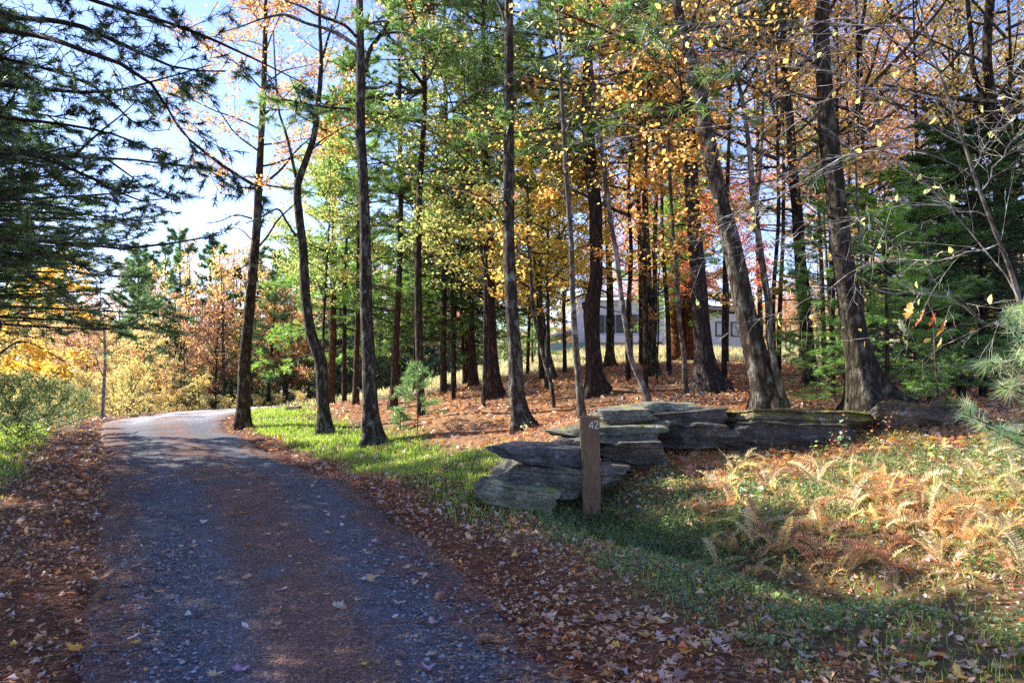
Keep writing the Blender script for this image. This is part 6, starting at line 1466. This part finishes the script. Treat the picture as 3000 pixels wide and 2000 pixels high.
lines = [[(3180, 1230), (3070, 1120), (2990, 1010), (2950, 930)], [(3180, 1260), (3090, 1160), (2990, 1090), (2900, 1060)], [(3180, 1300), (3080, 1210), (2990, 1150), (2930, 1130)], [(3180, 1330), (3060, 1290), (2940, 1260), (2820, 1210)], [(3180, 1360), (3080, 1310), (2990, 1300), (2880, 1245)], [(3200, 1400), (3110, 1340), (3040, 1320), (2970, 1290)], [(3180, 1200), (3080, 1050), (3020, 960), (2990, 900)]]
P = np.array([[W(a, b, 3.6 + .1 * i - .05 * j) - nb for j, (a, b) in enumerate(l)] for i, l in enumerate(lines)]); R = np.tile(np.array([.006, .005, .004, .003]), (len(lines), 1))
needle_bough('nb', t, P, R, 5, 15, .095, 34, .0016, NEARP)
gg = Geo(); st = np.array([[(.17, 0, 0), (.16, .02, .5), (.17, 0, 1.0), (.16, 0, 1.6), (.15, 0, 2.2)]]); V, Tt = tubes(st, np.array([[.02, .018, .015, .01, .005]]), 8); gg.add(V, Tt); link('stem', gg.mesh('stem', True), M['bark_smooth'], t)
def mini_pine(px, py, h, s, lab, col=(1.9, 2.2, 1.5), d=None):
    p = gp(px, py); t = thing('pine_seedling', lab, 'tree', p); rs = np.random.default_rng(int(px)); gw = Geo(); n = 7; zz = np.linspace(0, h, n)
    C_ = np.stack([.02 * np.sin(zz * 3), 0 * zz, zz], 1)[None]; V, Tt = tubes(C_, (.012 * np.linspace(1, .3, n))[None], 6); gw.add(V, Tt); link('trunk', gw.mesh('trunk', True), M['twig'], t, color=(.5, .45, .4))
    m_ = int(14 * h) + 8; zs = np.linspace(.3 * h, h, m_); a = rs.random(m_) * 6.28; el = np.linspace(0, .9, m_); D_ = np.stack([np.cos(a) * np.cos(el), np.sin(a) * np.cos(el), np.sin(el)], 1); L_ = s * np.linspace(1, .35, m_)
    P = grow(rs, np.stack([0 * zs, 0 * zs, zs], 1), D_, L_, 5, .08, .03); needle_bough('x', t, P, np.full((m_, 5), .004), int(px), 7, .13, 12, .0045, [(.16, .28, .10), (.22, .34, .12)])
mini_pine(1222, 1262, 1.25, .55, 'little pine sapling with bare thin stem right of the slim reddish pine')
mini_pine(1172, 1262, .38, .22, 'tiny green pine seedling close to the left of the little pine sapling')
mini_pine(1186, 1200, .7, .4, 'green pine seedling at the foot of the slim reddish pine')

# oak seedling with three bright leaves
p = gp(2752, 1226); t = thing('oak_sapling', 'thin bare sapling carrying a few vivid orange oak leaves', 'tree', p)
p = np.array(gp(2752, 1226)); d0 = p[1]; t.location = p
C_ = np.array([W(x, y, d0) - p for x, y in [(2750, 1225), (2745, 1120), (2740, 1061), (2735, 955), (2728, 860), (2718, 742), (2712, 650)]]); C_[0] = 0; C_ = resample(C_, 16)
gg = Geo(); V, Tt = tubes(C_[None], (.013 * np.linspace(1, .3, 16))[None], 7); gg.add(V, Tt); link('trunk', gg.mesh('trunk', True), M['bark_smooth'], t, color=(.8, .75, .6))
gg = Geo()
for l in ([(2738, 1020), (2715, 1010), (2690, 985)], [(2742, 1100), (2770, 1060), (2800, 1040)], [(2733, 940), (2700, 925), (2670, 915)], [(2735, 955), (2760, 950), (2790, 975)], [(2741, 1075), (2700, 1030), (2688, 990)]):
    P = np.array([W(a, b, d0) - p for a, b in l])[None]; V, Tt = tubes(resample(P[0], 8)[None], np.full((1, 8), .0025), 4); gg.add(V, Tt)
link('twigs', gg.mesh('twigs'), M['twig'], t)
for (px, py, s, rz, c, lab) in [(2665, 915, 2.0, 1.2, (.70, .26, .02), 'bright orange oak leaf'), (2700, 935, 1.9, 1.9, (.55, .10, .02), 'red-brown oak leaf'), (2735, 940, 1.5, 2.6, (.50, .10, .06), 'crumpled crimson leaf'), (2762, 965, 1.8, 1.7, (.66, .26, .02), 'orange oak leaf at the tip'), (2640, 960, 1.7, -.2, (.52, .50, .24), 'pale green drying leaf'), (2755, 1006, 1.2, 1.6, (.6, .3, .03), 'small amber leaf')]:
    o = bpy.data.objects.new('oak_leaf', LM[2]); COL.objects.link(o); o.parent = t; q = W(px, py, d0 - .05) - p; o.location = q; o.rotation_euler = (1.1, rng.normal(0, .3), -rz); o.scale = (s * 1.25,) * 3; o.color = (*c, 1); o['label'] = lab

# beech with pale whippy twigs hanging across the upper right
bd = 5.2; bxp = (3120 - 1500) / F * bd; p = np.array([bxp, bd, float(H(bxp, bd))]); t = thing('beech_tree', 'young beech whose pale whippy twigs and last yellow leaves cross the upper right', 'tree', p)
C_ = np.array([[*(W(x, y, bd) - p), r] for x, y, r in [(3120, 1350, .028), (3070, 1150, .024), (3000, 930, .020), (2962, 796, .017), (2900, 640, .014), (2850, 500, .012), (2804, 357, .010), (2740, 180, .008), (2690, 0, .006), (2650, -120, .004)]]); C_[0, :3] = (0, 0, -.1); C_ = resample(C_, 40)
gg = Geo(); V, Tt = tubes(C_[None, :, :3], C_[None, :, 3], 8); gg.add(V, Tt); link('trunk', gg.mesh('trunk', True), M['bark_smooth'], t, color=(.9, .85, .8))
rs = np.random.default_rng(99); BL = [([(2900, 640), (2700, 600), (2460, 650), (2300, 700)], -.4), ([(2860, 520), (2640, 430), (2460, 470), (2250, 600), (2100, 690)], .5), ([(2980, 880), (2860, 700), (2600, 450), (2450, 460), (2230, 560), (2140, 640)], .2), ([(2830, 430), (2600, 300), (2400, 200), (2200, 160), (2050, 190)], .6), ([(2790, 300), (2560, 260), (2330, 330), (2100, 370), (1900, 390), (1740, 430)], .9), ([(2740, 180), (2500, 60), (2300, 0), (2100, 0)], .3), ([(2770, 240), (2500, 150), (2200, 100), (1980, 120), (1800, 170)], 1.2), ([(2690, 0), (2400, -60), (2100, -80), (1850, -60)], .6), ([(2720, 100), (2300, 60), (1900, 80), (1650, 150), (1480, 230)], 1.6), ([(2990, 900), (2900, 950), (2800, 880), (2700, 850)], -.5), ([(2870, 560), (2960, 420), (3050, 300)], .2), ([(2850, 500), (2960, 300), (3060, 180)], .4), ([(2930, 720), (2750, 760), (2560, 770), (2420, 850), (2330, 900)], .4)]
Ps, Rs = [], []
for l, dy in BL:
    n = len(l); P = np.array([W(a, b, bd + dy * i / (n - 1)) - p for i, (a, b) in enumerate(l)]); P = resample(P, 14); P += rs.normal(0, .012, P.shape); Ps.append(P); Rs.append(np.linspace(.0062, .0020, 14))
Ps, Rs = np.array(Ps), np.array(Rs); gw = Geo(); V, Tt = tubes(Ps, Rs, 4); gw.add(V, Tt)
S_, D_, pi_, t_ = children(rs, Ps, 18, .08, 1.0, (20, 50), .7); l = rs.uniform(.25, .85, len(t_)); P2 = grow(rs, S_, D_, l, 7, .13, -.02); V, Tt = tubes(P2, np.full((len(P2), 7), .0018) * np.linspace(1, .5, 7), 3); gw.add(V, Tt)
S_, D_, pj_, t_ = children(rs, P2, 4, .2, 1.0, (20, 50), .7); P3 = grow(rs, S_, D_, rs.uniform(.08, .3, len(t_)), 5, .15, -.02); V, Tt = tubes(P3, np.full((len(P3), 5), .0012), 3); gw.add(V, Tt)
link('twigs', gw.mesh('twigs'), M['bark_smooth'], t, color=(2.4, 2.35, 2.5))
# each last leaf is a leaf of its own
bl = leaf_mesh('beech', 77, .062).mesh('beech_leaf'); bl.materials.append(M['leaf'])
for i in range(115):
    q = int(rs.integers(len(P3))); o = bpy.data.objects.new('beech_leaf', bl); COL.objects.link(o); o.parent = t; o.location = P3[q, int(rs.integers(2, 5))]; o.rotation_euler = (1.57 + rs.normal(0, .7), rs.normal(0, .6), rs.random() * 6.28); s = rs.uniform(.6, 1.15); o.scale = (s,) * 3
    c = [(.70, .55, .10), (.66, .60, .20), (.62, .46, .06), (.48, .52, .12)][i % 4]; o.color = (*c, 1)
# fallen branch in the right-hand wood
P = np.array([[*gp(x, y), .05] for x, y in [(2600, 1128), (2720, 1128), (2850, 1122), (2960, 1126)]]); P[:, 2] += .06; b0 = P[0, :3].copy(); t = thing('fallen_log', 'bleached fallen log lying in the leaves at the far right behind the wall', 'log', b0); C_ = resample(P, 24); C_[:, :3] -= b0; C_[:, 3] = np.linspace(.10, .05, 24)
gg = Geo(); V, Tt = tubes(C_[None, :, :3], C_[None, :, 3], 10); gg.add(V, Tt); link('log', gg.mesh('log', True), M['bark_smooth'], t, color=(1.2, 1.0, .8))
# pine cones on the drive
for px, py, lab in [(1290, 1762, 'pine cone on the right wheel track of the drive'), (1420, 1888, 'pine cone near the right edge of the drive'), (270, 1722, 'dark pine cone at the left edge of the drive'), (295, 1758, 'smaller pine cone at the left edge of the drive')]:
    p = gp(px, py); t = thing('pine_cone', lab, 'pine cone', (p[0], p[1], p[2] + .035), None, rng.random() * 6); gg = Geo(); n = 90; i_ = np.arange(n); u = i_ / n; a = i_ * 2.4; r = .022 * np.sin(math.pi * (u * .9 + .08)) ** .7
    P = np.stack([(u - .5) * .10, r * np.cos(a), r * np.sin(a)], 1); dr = unit(np.stack([.5 + 0 * u, np.cos(a), np.sin(a)], 1)); tn = np.cross(dr, [1.0, 0, 0]); V = np.stack([P * [1, .3, .3] - tn * .004, P * [1, .3, .3] + tn * .004, P + dr * .012 + tn * .006, P + dr * .012 - tn * .006], 1).reshape(-1, 3); k = np.arange(n)[:, None] * 4
    gg.add(V, np.concatenate([k + np.array([0, 1, 2]), k + np.array([0, 2, 3])])); V, Tt = tubes(np.array([[(-.06, 0, 0), (-.03, 0, 0), (0, 0, 0), (.03, 0, 0), (.06, 0, 0)]]), np.array([[.004, .012, .014, .012, .004]]), 8); gg.add(V, Tt); link('scales', gg.mesh('scales'), M['litter'], t, color=(.26, .15, .09))
for o in bpy.data.objects:
    if o.type == 'MESH' and o.name.split('.')[0] in ('crown', 'foliage', 'twigs', 'boughs', 'stems', 'needle_sprays'): o['kind'] = 'stuff'
